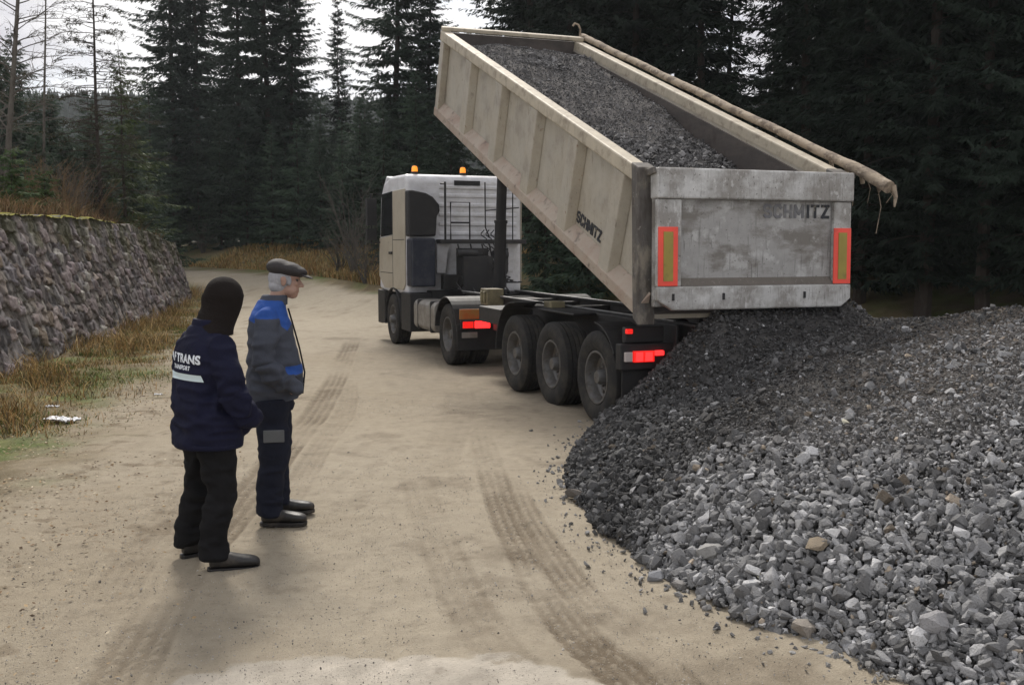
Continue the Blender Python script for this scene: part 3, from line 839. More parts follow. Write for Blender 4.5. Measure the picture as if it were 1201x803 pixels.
for u, ex, k, s in [(205, 0.5, 'young_a', 0.78), (236, 0.8, 'young_b', 0.98), (262, 0.2, 'young_a', 0.90), (292, 0.6, 'young_b', 1.01), (322, 0.3, 'young_a', 0.82), (352, 0.2, 'young_b', 0.98), (378, 0.0, 'young_a', 0.78), (404, 0.3, 'young_b', 0.86), (186, 1.0, 'young_a', 0.94), (276, 4.0, 'young_a', 0.95), (338, 4.0, 'young_a', 0.95), (425, 1.0, 'young_a', 0.86), (452, -2.0, 'young_b', 0.98), (490, 2.0, 'young_a', 0.94), (530, 1.0, 'young_a', 1.01), (380, 4.0, 'young_a', 0.92), (430, 5.0, 'young_a', 0.95), (225, 4.0, 'young_a', 1.02), (250, 6.0, 'young_a', 1.02), (305, 5.0, 'young_a', 0.95), (405, 6.0, 'young_a', 0.88), (460, 5.0, 'young_a', 0.95)]:
    d = beyond(u, ex)
    tree('young_spruce', k, at_px(u, d), d, 'dense young green spruce in the thicket beyond the bend of the road', YG, s)
# on the hillside
DL = 'dark spruces on the hillside'
for u, d, k, s in [(5, 40, 'tall_c', 0.56), (52, 46, 'tall_c', 0.48), (-40, 34, 'tall_a', 0.55), (88, 52, 'tall_c', 0.44), (112, 48, 'young_a', 1.1), (150, 52, 'young_a', 1.2), (182, 58, 'young_a', 1.4), (70, 42, 'young_a', 0.95), (28, 36, 'young_a', 0.9), (128, 42, 'young_b', 1.05), (165, 46, 'young_a', 1.0), (14, 33, 'broad', 0.86), (40, 38, 'broad', 0.92), (66, 34, 'broad', 0.72), (92, 39, 'broad', 0.90), (116, 36, 'broad', 0.74), (140, 41, 'broad', 0.95), (-12, 36, 'broad', 1.0), (166, 42, 'broad', 0.9), (182, 47, 'broad', 1.0), (50, 30, 'broad', 0.42), (84, 31, 'broad', 0.45), (112, 33, 'broad', 0.5), (160, 37, 'broad', 0.62)]:
    tree('hillside_spruce', k, at_px(u, d), d, 'dark spruce in the row on the hillside behind the bare larches', DL, s)
tree('pale_spruce', 'light', at_px(150, 33), 33, 'young spruce with pale green boughs above the wall end', s=0.98)
tree('pale_spruce', 'light', at_px(176, 38.5), 38.5, 'smaller pale green spruce right behind the larger pale spruce at the wall end', s=0.75)
tree('pine_bush', 'bush', at_px(20, 20.8), 20.8, 'bushy bright green pine at left on top of the wall', s=0.60)
tree('pine_bush', 'bush', at_px(58, 24.5), 24.5, 'lower rounded green pine bush right of the bushy bright pine on the wall', s=0.48)

# the dark wood behind the tipper
DW = 'dark tall spruces in the wood behind the tipper'
WOOD = [(622, 38, 'tall_b', 1.0), (640, 40, 'tall_a', 1.0), (668, 33, 'tall_c', 1.0), (705, 38, 'tall_b', 1.0), (742, 31, 'tall_a', .95), (778, 36, 'tall_b', 1.0),
        (818, 29, 'tall_c', 1.05), (850, 44, 'open_a', 1.0), (912, 42, 'open_a', 1.0), (1032, 34, 'tall_b', 1.0), (1100, 35, 'tall_a', 1.0), (1165, 33, 'tall_b', 1.0), (730, 44, 'tall_b', 1.0), (655, 45, 'tall_b', 1.0), (940, 27, 'tall_a', .95), (975, 33, 'tall_b', 1.0), (1010, 24, 'tall_c', 1.0), (1050, 30, 'tall_a', 1.0),
        (1085, 22, 'tall_b', .9), (1122, 28, 'tall_c', 1.1), (1150, 21, 'open_a', .95), (1190, 26, 'tall_a', 1.0), (1230, 20, 'tall_b', .95), (1265, 25, 'tall_a', 1.0), (1310, 19, 'tall_c', 1.0), (1390, 22, 'tall_a', 1.0),
        (634, 48, 'tall_a', 1.0), (690, 50, 'tall_b', 1.0), (765, 48, 'tall_a', 1.0), (1000, 44, 'tall_b', 1.05), (1070, 42, 'tall_a', 1.0), (1140, 40, 'tall_b', 1.0), (1210, 38, 'tall_a', 1.0), (950, 50, 'tall_a', 1.0)]
for u, d, k, s in WOOD:
    tree('wood_spruce', k, at_px(u, d), d, 'tall dark spruce in the gloomy wood behind and right of the tipper', DW, s)
for u, d, k, s in [(1035, 26, 'young_a', .8), (1105, 25, 'young_b', .8), (1170, 24, 'young_a', .7), (1235, 23, 'young_a', .8), (980, 30, 'young_a', .8), (900, 33, 'young_a', .9), (840, 34, 'young_a', .9), (640, 31, 'young_a', 1.0), (690, 29, 'young_a', .9)]:
    tree('wood_sapling', k, at_px(u, d), d, 'dark spruce sapling in the undergrowth of the wood behind the tipper', 'spruce saplings in the wood', s)

# ---- bare larches, leaning trunk, leafless shrubs
def bare_tree(name, H, r0, seed, nb, blen, x, y, label, lean=(0, 0), needles=0.0, up=0.1, bark='bark_grey', cat='tree', z0=1.2, low=None):
    rng = np.random.default_rng(seed)
    e = empty(name, (x, y, ground_z(x, y) - 0.05))
    e.rotation_euler.x, e.rotation_euler.y = lean
    tag(e, label, cat)
    me = trunk_mesh(H, r0, seed); me.materials.append(M[bark]); obj('trunk', me, None, e)
    mb = MB(); quads = []
    for b in range(nb):
        z = z0 + (H * 0.97 - z0) * (b + rng.random()) / nb
        ph = rng.uniform(0, 6.28); l = blen * (1 - 0.85 * (z - z0) / (H - z0)) * rng.uniform(0.5, 1.15)
        k = 6
        q = []
        for i in range(k + 1):
            t = i / k
            q.append((math.cos(ph + 0.25 * math.sin(t * 4 + b)) * l * t, math.sin(ph + 0.25 * math.sin(t * 4 + b)) * l * t, z + up * l * t - 0.22 * l * t * t + rng.uniform(-.02, .02)))
        r = max(0.008, r0 * 0.26 * (1 - 0.6 * z / H))
        mb.tube(q, [r * (1 - 0.8 * i / k) for i in range(k + 1)], 4)
        for j in range(int(4 + 6 * l)):
            t = rng.uniform(0.2, 1); i = min(k - 1, int(t * k)); p = Vector(q[i]).lerp(Vector(q[i + 1]), t * k - i)
            a = ph + rng.choice([-1, 1]) * rng.uniform(0.4, 1.1); tl = 0.4 * l * (1 - 0.6 * t) * rng.uniform(0.4, 1.1) + 0.06
            d = Vector((math.cos(a), math.sin(a), rng.uniform(-0.35, 0.35) + up)) * tl
            mb.tube([p, p + d * 0.55 + Vector((0, 0, 0.03)), p + d], [r * 0.4, r * 0.28, r * 0.12], 3)
            if rng.random() < needles:
                for m_ in range(int(4 + 10 * tl)):
                    c = p + d * rng.uniform(0.2, 1.0); n_ = Vector(rng.normal(0, 1, 3)).normalized() * 0.09; w_ = n_.cross(Vector((0.3, 0.5, 0.8))).normalized() * 0.014
                    quads.append([c, c + n_ * 0.5 - w_, c + n_, c + n_ * 0.5 + w_])
    mb.build('crown', M[bark], e, smooth=True)
    if quads:
        Q = np.array([[tuple(v) for v in q] for q in quads])
        obj('needles', np_mesh('needles', Q.reshape(-1, 3), np.arange(len(Q) * 4).reshape(-1, 4), None, smooth=False), M['larch'], e)
    return e

bare_tree('larch_tree', 9.6, 0.080, 201, 150, 2.4, at_px(122, 31), 31, 'slender dark larch with sparse level branches standing on the hillside above the wall', needles=0.7, bark='bark', up=0.10, z0=0.8)
bare_tree('larch_tree', 9.6, 0.055, 202, 56, 1.5, at_px(56, 30), 30, 'thin pale leafless sapling leaning slightly between the larch and the leaning trunk', lean=(0, 0.05), needles=0.1, z0=2.6)
bare_tree('leaning_tree', 9.0, 0.085, 203, 56, 2.6, at_px(12, 24), 24, 'grey trunk with long rising bare branches at the far left of the hillside', lean=(0.05, 0.13), needles=0.12, up=0.55, z0=1.6)
bare_tree('larch_tree', 7.0, 0.06, 204, 44, 1.8, at_px(-14, 27), 27, 'bare larch half cut off by the left edge of the picture', needles=0.3, z0=1.0)

def shrub(x, y, h, seed, n, label, mat='bark_grey', spread=0.6, group=None):
    rng = np.random.default_rng(seed)
    mb = MB()
    for b in range(n):
        ph = rng.uniform(0, 6.28); l = h * rng.uniform(0.5, 1.0); sp = spread * rng.uniform(0.2, 1.0)
        q = [(math.cos(ph) * sp * l * t ** 1.3 + 0.1 * math.cos(ph * 3) + rng.uniform(-.03, .03) * l * t, math.sin(ph) * sp * l * t ** 1.3 + 0.1 * math.sin(ph * 2) + rng.uniform(-.03, .03) * l * t, l * t * (1 - 0.15 * sp * t)) for t in (0, .25, .5, .75, 1)]
        r = 0.006 + 0.005 * rng.random() + 0.002 * h
        mb.tube(q, [r, r * .8, r * .6, r * .4, r * .2], 4)
        for j in range(rng.integers(5, 10)):
            i = rng.integers(1, 4); p = Vector(q[i]).lerp(Vector(q[i + 1]), rng.random())
            d = Vector((math.cos(ph + rng.uniform(-1.3, 1.3)) * .6, math.sin(ph + rng.uniform(-1.3, 1.3)) * .6, rng.uniform(0.1, 0.9))) * l * rng.uniform(.1, .3)
            mb.tube([p, p + d * .6, p + d + Vector((0, 0, .02))], [r * .45, r * .3, r * .12], 3)
    o = mb.build('leafless_shrub', M[mat], None, smooth=True)
    o.location = (x, y, ground_z(x, y) - 0.03)
    return tag(o, label, 'shrub', group)
shrub(at_px(416, 39), 39, 4.6, 301, 26, 'tall leafless grey shrub beside the truck cab', spread=0.45)
shrub(at_px(430, 37.5), 37.5, 2.6, 302, 40, 'low bushy grey brush at the road edge just left of the cab door', spread=0.9)
shrub(at_px(398, 41), 41, 2.2, 303, 36, 'grey brush in dry grass left of the tall shrub by the cab', spread=0.9)
shrub(at_px(240, 57), 57, 2.2, 304, 34, 'small leafless brush in the tan grass beyond the end of the wall', spread=0.8)
shrub(at_px(98, 28), 28, 1.8, 305, 40, 'reddish dry brush under the slender larch on the wall top', 'bark_grey', 0.7)
for q_, (u, d, h) in enumerate([(30, 25, 1.3), (78, 26, 1.5), (110, 30, 1.6), (88, 24, 0.9), (132, 31, 1.3), (52, 28, 1.6), (160, 33, 1.0)]):
    shrub(at_px(u, d), d, h, 320 + q_, 34, 'dry reddish brush growing through the tan grass above the wall', 'brush', 0.75, 'dry brush above the wall')
shrub(at_px(3, 22.5), 22.5, 1.9, 306, 30, 'twiggy dry brush at left behind the bushy bright pine', 'bark_grey', 0.8)

# ---- far wooded ridge: one mass
def far_forest():
    rng = np.random.default_rng(400)
    n = 10500
    y = 125 + 315 * rng.random(n) ** 0.85; x = rng.uniform(-0.95, 0.62, n) * y * 1.05
    z = terrain(x, y); h = rng.uniform(5, 9, n); r = h * rng.uniform(0.28, 0.42, n)
    V, Q, T = [], [], []
    tiers, k = 4, 6
    base = 0
    az = np.arange(k) * 2 * np.pi / k
    for i in range(n):
        for t in range(tiers):
            zb = z[i] + h[i] * (0.05 + 0.80 * t / tiers); zt = z[i] + h[i] * (0.05 + 0.80 * (t + 1.7) / tiers if t < tiers - 1 else 1.0)
            rr = r[i] * (1 - t / tiers) ** 0.8 * rng.uniform(0.7, 1.25, k)
            a = az + rng.uniform(0, 1)
            V.append(np.stack([x[i] + np.cos(a) * rr, y[i] + np.sin(a) * rr, zb - 0.03 * h[i] * rng.random(k)], -1)); V.append(np.array([[x[i], y[i], zt]]))
            for q in range(k): T.append((base + q, base + (q + 1) % k, base + k))
            base += k + 1
    o = obj('far_forest', np_mesh('far_forest', np.concatenate(V), None, np.array(T), smooth=False), M['spruce'])
    tag(o, kind='stuff')
far_forest()

# ================================================================== GRAVEL
def stone_variants(n, seed, m=13):
    rng = np.random.default_rng(seed); o = []
    for i in range(n):
        bm = bmesh.new()
        ax = np.array([1.0, rng.uniform(0.55, 0.9), rng.uniform(0.32, 0.7)])
        for j in range(m):
            v = rng.normal(0, 1, 3); v /= np.linalg.norm(v); v = np.sign(v) * np.abs(v) ** 0.6
            bm.verts.new(v * ax * rng.uniform(0.7, 1.0))
        r = bmesh.ops.convex_hull(bm, input=bm.verts)
        bmesh.ops.delete(bm, geom=[v for v in bm.verts if not v.link_faces], context='VERTS')
        bmesh.ops.triangulate(bm, faces=bm.faces)
        bmesh.ops.recalc_face_normals(bm, faces=bm.faces)
        bm.verts.index_update()
        o.append((np.array([v.co[:] for v in bm.verts]), np.array([[v.index for v in f.verts] for f in bm.faces])))
        bm.free()
    return o
STONES = stone_variants(30, 500)
STONES_NEAR = stone_variants(40, 501, 16)

def rand_rot(n, rng, flat=0.0):
    q = rng.normal(0, 1, (n, 4))
    q[:, 1:3] *= (1 - flat)
    q /= np.linalg.norm(q, axis=1)[:, None]
    w, x, y, z = q.T
    return np.stack([np.stack([1 - 2 * (y * y + z * z), 2 * (x * y - z * w), 2 * (x * z + y * w)], -1),
                     np.stack([2 * (x * y + z * w), 1 - 2 * (x * x + z * z), 2 * (y * z - x * w)], -1),
                     np.stack([2 * (x * z - y * w), 2 * (y * z + x * w), 1 - 2 * (x * x + y * y)], -1)], 1)

def stones_arrays(P, S, col, seed, flat=0.3, near=None):
    if near is not None:
        A = _stones(P[near], S[near], col[near], seed, flat, STONES_NEAR)
        B = _stones(P[~near], S[~near], col[~near], seed + 1, flat, STONES)
        return np.concatenate([A[0], B[0]]), np.concatenate([A[1], B[1] + len(A[0])]), np.concatenate([A[2], B[2]])
    return _stones(P, S, col, seed, flat, STONES)

def _stones(P, S, col, seed, flat, pool):
    rng = np.random.default_rng(seed)
    n = len(P); vi = rng.integers(0, len(pool), n); Rm = rand_rot(n, rng, flat)
    Vs, Ts, Cs = [], [], []; base = 0
    for k, (sv, st) in enumerate(pool):
        m = np.where(vi == k)[0]
        if not len(m): continue
        v = np.einsum('nij,vj->nvi', Rm[m], sv) * S[m][:, None, None] + P[m][:, None, :]
        t = st[None] + (base + np.arange(len(m)) * len(sv))[:, None, None]
        Vs.append(v.reshape(-1, 3)); Ts.append(t.reshape(-1, 3)); Cs.append(np.repeat(col[m], len(sv), 0))
        base += len(m) * len(sv)
    return np.concatenate(Vs), np.concatenate(Ts), np.concatenate(Cs)

PILE = smooth_poly([(1.05, 11.2), (0.62, 9.7), (0.45, 8.6), (0.42, 7.85), (0.52, 6.75), (0.80, 5.85), (1.02, 5.32), (1.32, 4.82), (1.66, 4.37), (1.98, 4.0), (2.5, 3.5), (4.0, 2.9), (6.5, 3.0), (8.6, 5.0), (9.2, 9.0), (8.0, 12.5), (5.0, 13.6), (2.6, 13.0), (1.4, 12.2), (1.05, 11.2)], 4)
_pp = np.array(PILE[:-1])
def inside(px, py):
    r = np.zeros(np.shape(px), bool)
    x0, y0 = _pp[:, 0], _pp[:, 1]; x1, y1 = np.roll(x0, -1), np.roll(y0, -1)
    for a, b, c, d in zip(x0, y0, x1, y1):
        if b == d: continue
        m = ((b > py) != (d > py)) & (px < (c - a) * (py - b) / (d - b) + a)
        r ^= m
    return r

def pile_h(x, y, rough=True):
    d, _, _ = seg_dist(x, y, PILE)
    ins = inside(x, y)
    d = np.where(ins, d, -d)
    dn = d - 0.05 + 0.13 * fbm(x * 1.6, y * 1.6, seed=510) * (1 if rough else 0)
    cap = 1.46 + 0.10 * fbm(x * 0.55, y * 0.55, seed=511)
    h = cap * (1 - np.exp(-np.clip(dn, 0, 9) * 0.62 / cap)) * 1.06
    # the fresh stream under the tailgate
    sd, _, _ = seg_dist(x, y, [(2.12, 10.03), (3.6, 10.70)])
    h2 = 1.29 - 1.06 * np.maximum(sd - 0.05, 0)
    k = 0.12
    h = np.where(h2 > 0, np.maximum(h, h2) + k * np.exp(-np.abs(h - h2) / k) * 0.3, h)
    # a shallow trough between the fresh stream and the older heap
    tr, _, _ = seg_dist(x, y, [(3.3, 9.9), (2.6, 8.0), (2.3, 6.6)])
    h = h - 0.03 * np.exp(-(tr / 0.5) ** 2)
    rd, _, _ = seg_dist(x, y, [(4.0, 9.8), (2.9, 7.3), (2.2, 5.9)])
    h = h + 0.07 * np.exp(-((rd - 0.75) / 0.5) ** 2)
    h = h + 0.06 * fbm(x * 1.3, y * 1.3, seed=512)
    return np.where(dn > -0.02, np.maximum(h, -0.05), -0.2)

def pile_colour(x, y, n, rng):
    """darker stone on the left flank, paler stone in front, brown fines below the crest"""
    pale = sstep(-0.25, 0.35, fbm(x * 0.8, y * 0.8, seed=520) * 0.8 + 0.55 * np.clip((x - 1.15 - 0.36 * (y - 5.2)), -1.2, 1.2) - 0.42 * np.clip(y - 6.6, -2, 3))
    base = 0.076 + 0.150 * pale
    c = np.stack([base * 1.0, base, base * 1.01], -1) * np.exp(rng.normal(0, 0.42, (n, 1)))
    tan = rng.random(n) < 0.02
    c[tan] *= np.array([1.25, 1.05, 0.82])
    wh = rng.random(n) < 0.012 + 0.03 * pale
    c[wh] = np.array([0.42, 0.42, 0.43]) * rng.uniform(0.7, 1.2, (wh.sum(), 1))
    fd, _, _ = seg_dist(x, y, [(5.2, 10.2), (4.2, 8.7), (3.3, 7.5), (2.8, 6.8)])
    br = np.exp(-(fd / 0.95) ** 2)[:, None] * (rng.random((n, 1)) < 0.8)
    c = c * (1 - 0.7 * br) + np.array([0.125, 0.102, 0.082]) * 0.7 * br
    return np.clip(c, 0.02, 0.65), br[:, 0], pale

def build_pile():
    rng = np.random.default_rng(530)
    xs = np.arange(0.1, 9.6, 0.06); ys = np.arange(2.6, 14, 0.06)
    X, Y = np.meshgrid(xs, ys)
    Hh = pile_h(X, Y) + 0.02 * fbm(X * 11, Y * 11, seed=531)
    Z = np.where(Hh > -0.1, Hh - 0.03, -0.25)
    idx = np.arange(X.size).reshape(X.shape)
    Q = np.stack([idx[:-1, :-1], idx[:-1, 1:], idx[1:, 1:], idx[1:, :-1]], -1).reshape(-1, 4)
    zz = Z.ravel()
    Q = Q[(zz[Q] > -0.2).any(1)]
    V0 = np.stack([X, Y, Z], -1).reshape(-1, 3)
    c0 = np.clip(np.array([0.075, 0.072, 0.070]) * (1 + 0.5 * fbm(X * 14, Y * 14, seed=532).ravel()[:, None]), 0.01, 1)
    # stones
    N = 270000
    y = 3.3 + 9.4 * rng.random(N) ** 1.15; x = rng.uniform(0.1, 7.8, N)
    kp = (x < 0.66 * y + 0.5)
    x, y = x[kp], y[kp]
    h = pile_h(x, y); kp = h > -0.04
    x, y, h = x[kp], y[kp], h[kp]
    n = len(x)
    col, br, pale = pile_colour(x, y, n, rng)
    d, _, _ = seg_dist(x, y, PILE)
    toe = sstep(1.6, 0.1, d)
    S = np.exp(rng.normal(-4.52, 0.50, n)) * (1 + 0.55 * toe + 0.22 * pale)
    S = np.where(br > 0.3, S * 0.55, S)
    S = np.clip(S, 0.005, 0.062)
    P = np.stack([x, y, h + S * rng.uniform(-0.35, 0.75, n)], -1)
    V1, T1, c1 = stones_arrays(P, S, col, 533, near=(S / y > 0.0042))
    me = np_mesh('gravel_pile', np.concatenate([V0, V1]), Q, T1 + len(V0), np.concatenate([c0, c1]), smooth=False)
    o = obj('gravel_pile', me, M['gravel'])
    tag(o, 'large heap of broken grey road stone tipped beside the truck', 'gravel pile', kind='stuff')
build_pile()

# strewn small stones on the road by the foot of the pile
def strewn():
    rng = np.random.default_rng(540)
    pts = np.array(PILE); n = 620
    i = rng.integers(0, 62, n); t = rng.random(n)[:, None]
    i = np.minimum(i, len(pts) - 2)
    p = pts[i] * (1 - t) + pts[i + 1] * t
    tg = pts[i + 1] - pts[i]; tg /= np.linalg.norm(tg, axis=1)[:, None]
    nrm = np.stack([tg[:, 1], -tg[:, 0]], -1)
    off = rng.exponential(0.09, n)[:, None]
    c = np.array([4.5, 8.5]); s = np.sign(((p - c) * nrm).sum(1))[:, None]
    p = p + nrm * s * off
    m = (p[:, 1] > 3.4) & (p[:, 1] < 11)
    p = p[m]; n = len(p)
    # grit and pebbles right across the road
    q = np.stack([rng.uniform(-4.2, 1.8, 44000), 3.7 + 9 * rng.random(44000) ** 1.5], -1)
    q = q[~inside(q[:, 0], q[:, 1])]
    S = np.concatenate([np.exp(rng.normal(-4.3, 0.45, n)), np.exp(rng.normal(-5.95, 0.45, len(q)))]); S = np.clip(S, 0.0012, 0.035)
    p = np.concatenate([p, q])
    z = terrain(p[:, 0], p[:, 1])
    P = np.stack([p[:, 0], p[:, 1], z + S * 0.3], -1)
    b = rng.uniform(0.10, 0.34, len(P)); b[n:] = rng.uniform(0.13, 0.50, len(q))
    col = np.stack([b, b * 0.93, b * 0.84], -1); col[:n] = np.stack([b, b * 0.98, b * 0.95], -1)[:n]
    V, T, c = stones_arrays(P, S, col, 541)
    tag(obj('strewn_gravel', np_mesh('strewn_gravel', V, None, T, c, smooth=False), M['gravel']), kind='stuff')
strewn()

# single stones one can pick out
def stone(u, v_xy, size, col, label, seed, sq=(1, 0.8, 0.6), zoff=0.35):
    rng = np.random.default_rng(seed)
    bm = bmesh.new()
    for j in range(22):
        w = rng.normal(0, 1, 3); w /= np.linalg.norm(w); w = np.sign(w) * np.abs(w) ** 0.6
        bm.verts.new(Vector(w * np.array(sq) * rng.uniform(0.85, 1.0)) * size)
    bmesh.ops.convex_hull(bm, input=bm.verts)
    bmesh.ops.delete(bm, geom=[w for w in bm.verts if not w.link_faces], context='VERTS')
    me = bpy.data.meshes.new('loose_stone'); bm.to_mesh(me); bm.free()
    ca = me.color_attributes.new('Col', 'FLOAT_COLOR', 'POINT')
    for d in ca.data: d.color = (*col, 1)
    o = obj('loose_stone', me, M['gravel'])
    h = float(pile_h(np.array([v_xy[0]]), np.array([v_xy[1]]))[0])
    o.location = (v_xy[0], v_xy[1], max(0.0, h) + size * zoff); o.rotation_euler = (rng.uniform(-.3, .3), rng.uniform(-.3, .3), rng.uniform(0, 6))
    return tag(o, label, 'stone', 'single stones at the foot of the pile')
stone(0, (0.83, 5.60), 0.055, (0.24, 0.245, 0.26), 'blue grey stone lying alone on the road just off the foot of the pile', 551)
stone(0, (1.16, 5.62), 0.095, (0.34, 0.335, 0.325), 'largest pale block at the left foot of the pile', 552, (1, 0.7, 0.55), 0.3)
stone(0, (1.62, 5.12), 0.075, (0.23, 0.19, 0.14), 'flat tan slab overhanging a dark hollow low in the pile', 553, (1, 0.8, 0.28), 0.5)
stone(0, (0.50, 7.45), 0.10, (0.15, 0.135, 0.12), 'broad brownish flat stone at the leftmost foot of the pile', 554, (1, 0.8, 0.4), 0.3)
stone(0, (1.95, 4.42), 0.07, (0.30, 0.295, 0.30), 'rounded pale grey stone near the lower right corner of the picture', 555, (1, 0.9, 0.8), 0.6)
stone(0, (1.45, 4.75), 0.065, (0.30, 0.27, 0.235), 'tan boulder at the near foot of the pile beside the road', 556, (1, 0.85, 0.8), 0.4)
stone(0, (0.95, 5.45), 0.05, (0.26, 0.25, 0.24), 'small grey brown stone on the road between the lone blue stone and the pale block', 557)

# ================================================================== TIPPER TRUCK
TRUCK = empty('tipper_truck', (2.072, 11.183, 0.0), 0.346)
tag(TRUCK, 'articulated tipper truck with raised beige body dumping gravel at the road bend', 'truck')
TM = Matrix.Translation((0, 5.86, 0)) @ Matrix.Rotation(0.023, 4, 'Z')            # tractor frame: drive axle at 0
TILT = 0.368
BM = Matrix.Translation((0, -1.036, 1.227)) @ Matrix.Rotation(TILT, 4, 'X')       # tipped body frame: hinge at 0
def mirror_x(s): return (-1, 1)

# ---- wheels
def tyre_profile(Rr, w):
    h = w / 2
    p = [(-h * 0.62, Rr * 0.56), (-h * 0.86, Rr * 0.60), (-h * 1.0, Rr * 0.74), (-h * 0.98, Rr * 0.86), (-h * 0.88, Rr * 0.955), (-h * 0.80, Rr * 0.985)]
    g = 0.018
    for c in (-0.48, -0.16, 0.16, 0.48):
        p += [(h * (c - 0.045), Rr * 0.997), (h * (c - 0.03), Rr - g * 1.4), (h * (c + 0.03), Rr - g * 1.4), (h * (c + 0.045), Rr * 0.998)]
    p += [(h * 0.80, Rr * 0.985), (h * 0.88, Rr * 0.955), (h * 0.98, Rr * 0.86), (h * 1.0, Rr * 0.74), (h * 0.86, Rr * 0.60), (h * 0.62, Rr * 0.56)]
    return p
def wheel_meshes(Rr, w, dish):
    """outer face at -x"""
    t = MB().lathe(tyre_profile(Rr, w), 'x', n=56).build('tyre', M['tyre'], smooth=True)
    h = w / 2
    rimp = [(-h * 0.72, Rr * 0.58), (-h * 0.86, Rr * 0.575), (-h * 0.86, Rr * 0.53), (-h * 0.62, Rr * 0.50), (-h * 0.30 + dish * 0.3, Rr * 0.47), (-h * 0.30 + dish, Rr * 0.40), (-h * 0.30 + dish - 0.02, Rr * 0.30), (-h * 0.30 + dish, Rr * 0.24), (-h * 0.30 + dish, 0.02), (h * 0.6, 0.02), (h * 0.6, Rr * 0.56)]
    r = MB().lathe(rimp, 'x', n=40)
    for i in range(8):                                       # hand holes, dark bosses on the disc
        a = 2 * math.pi * (i + 0.5) / 8
        c = (-h * 0.30 + dish - 0.012, math.cos(a) * Rr * 0.345, math.sin(a) * Rr * 0.345)
        r.lathe([(-0.012, 0.026), (0.01, 0.03)], 'x', c, n=10, closed=False)
    r = r.build('rim', M['rim'], smooth=True)
    hb = MB().lathe([(-h * 0.30 + dish - 0.13, 0.001), (-h * 0.30 + dish - 0.13, Rr * 0.13), (-h * 0.30 + dish - 0.09, Rr * 0.16), (-h * 0.30 + dish + 0.02, Rr * 0.175), (-h * 0.30 + dish + 0.02, 0.001)], 'x', n=24)
    for i in range(10):
        a = 2 * math.pi * i / 10
        hb.lathe([(-h * 0.30 + dish - 0.045, 0.012), (-h * 0.30 + dish, 0.016)], 'x', (0, math.cos(a) * Rr * 0.215, math.sin(a) * Rr * 0.215), n=6, closed=False)
    hb = hb.build('hub', M['rim'], smooth=True)
    return t, r, hb
def place_wheels(proto, spots):
    first = True
    for (x, y, z, flip) in spots:
        e = empty('wheel', (x, y, z), math.pi if flip else 0.0, TRUCK)
        for q in proto:
            if first: q.parent = e
            else:
                c = q.copy(); C.objects.link(c); c.parent = e
        first = False
TRW = 0.515
place_wheels(wheel_meshes(TRW, 0.385, 0.03), [(sx * 1.06, 1.31 * i, TRW - 0.012, sx > 0) for i in range(3) for sx in (-1, 1)])
def tl(x, y, z):
    v = TM @ Vector((x, y, z)); return v.x, v.y, v.z
DR = 0.505
place_wheels(wheel_meshes(DR, 0.30, 0.09), [(*tl(sx * 1.10, 0, DR - 0.012), sx > 0) for sx in (-1, 1)] )
place_wheels(wheel_meshes(DR, 0.30, 0.09), [(*tl(sx * 0.77, 0, DR - 0.012), sx > 0) for sx in (-1, 1)] )
place_wheels(wheel_meshes(DR, 0.31, -0.02), [(*tl(sx * 1.07, 3.7, DR - 0.012), sx > 0) for sx in (-1, 1)])

# ---- trailer chassis
ch = MB()
for s in (-1, 1):
    x = s * 0.50
    ch.box(x - 0.012, x + 0.012, -1.0, 7.15, 0.84, 1.105)
    ch.box(x - 0.08, x + 0.08, -1.0, 7.15, 0.80, 0.838)
    ch.box(x - 0.08, x + 0.08, -1.0, 7.15, 1.107, 1.135)
for y in (-0.95, -0.2, 0.6, 1.9, 3.3, 4.4, 5.3, 6.3, 7.05):
    ch.box(-0.487, 0.487, y - 0.05, y + 0.05, 0.86, 1.08)
for i in range(3):
    ch.lathe([(-0.92, 0.065), (0.92, 0.065)], 'x', (0, 1.31 * i, TRW), n=14, closed=False)
    for s in (-1, 1):
        ch.box(s * 0.50 - 0.06, s * 0.50 + 0.06, 1.31 * i - 0.45, 1.31 * i + 0.5, 0.56, 0.66)
        ch.box(s * 0.50 - 0.05, s * 0.50 + 0.05, 1.31 * i + 0.32, 1.31 * i + 0.44, 0.662, 0.82)
ch.box(-0.42, 0.42, 5.3, 6.6, 1.02, 1.06)
ch.box(-0.75, -0.58, 3.7, 4.9, 0.62, 1.00); ch.box(0.58, 0.75, 3.7, 4.9, 0.62, 1.00)
ch.build('chassis', M['chassis'], TRUCK, 0.006)
ed = MB()
for s in (-1, 1):
    x = s * 0.50
    ed.box(x - 0.084, x - 0.050, -0.55, 7.16, 1.138, 1.150)
ed.build('rubbed_rail_top', M['bare_edge'], TRUCK, 0.003)
# side boxes and valve panels
sb = MB()
sb.box(-1.10, -0.60, 3.55, 4.55, 0.80, 1.03); sb.box(0.60, 1.10, 3.55, 4.55, 0.80, 1.03)
sb.box(-0.66, -0.62, -0.75, 3.4, 0.80, 1.12); sb.box(0.62, 0.66, -0.75, 3.4, 0.80, 1.12)
sb.box(-0.98, -0.67, 1.2, 3.1, 1.09, 1.12)
sb.build('side_panel', M['black'], TRUCK, 0.012)
yb = MB(); yb.box(-0.80, -0.60, 2.35, 2.62, 1.104, 1.20); yb.build('valve_box', M['yellowbox'], TRUCK, 0.01)
yb = MB(); yb.box(-0.80, -0.52, 5.05, 5.40, 1.0, 1.26); yb.box(-0.84, -0.802, 5.10, 5.16, 1.04, 1.22); yb.box(-0.84, -0.802, 5.24, 5.30, 1.04, 1.22)
yb.build('supply_box', M['yellowbox'], TRUCK, 0.012)
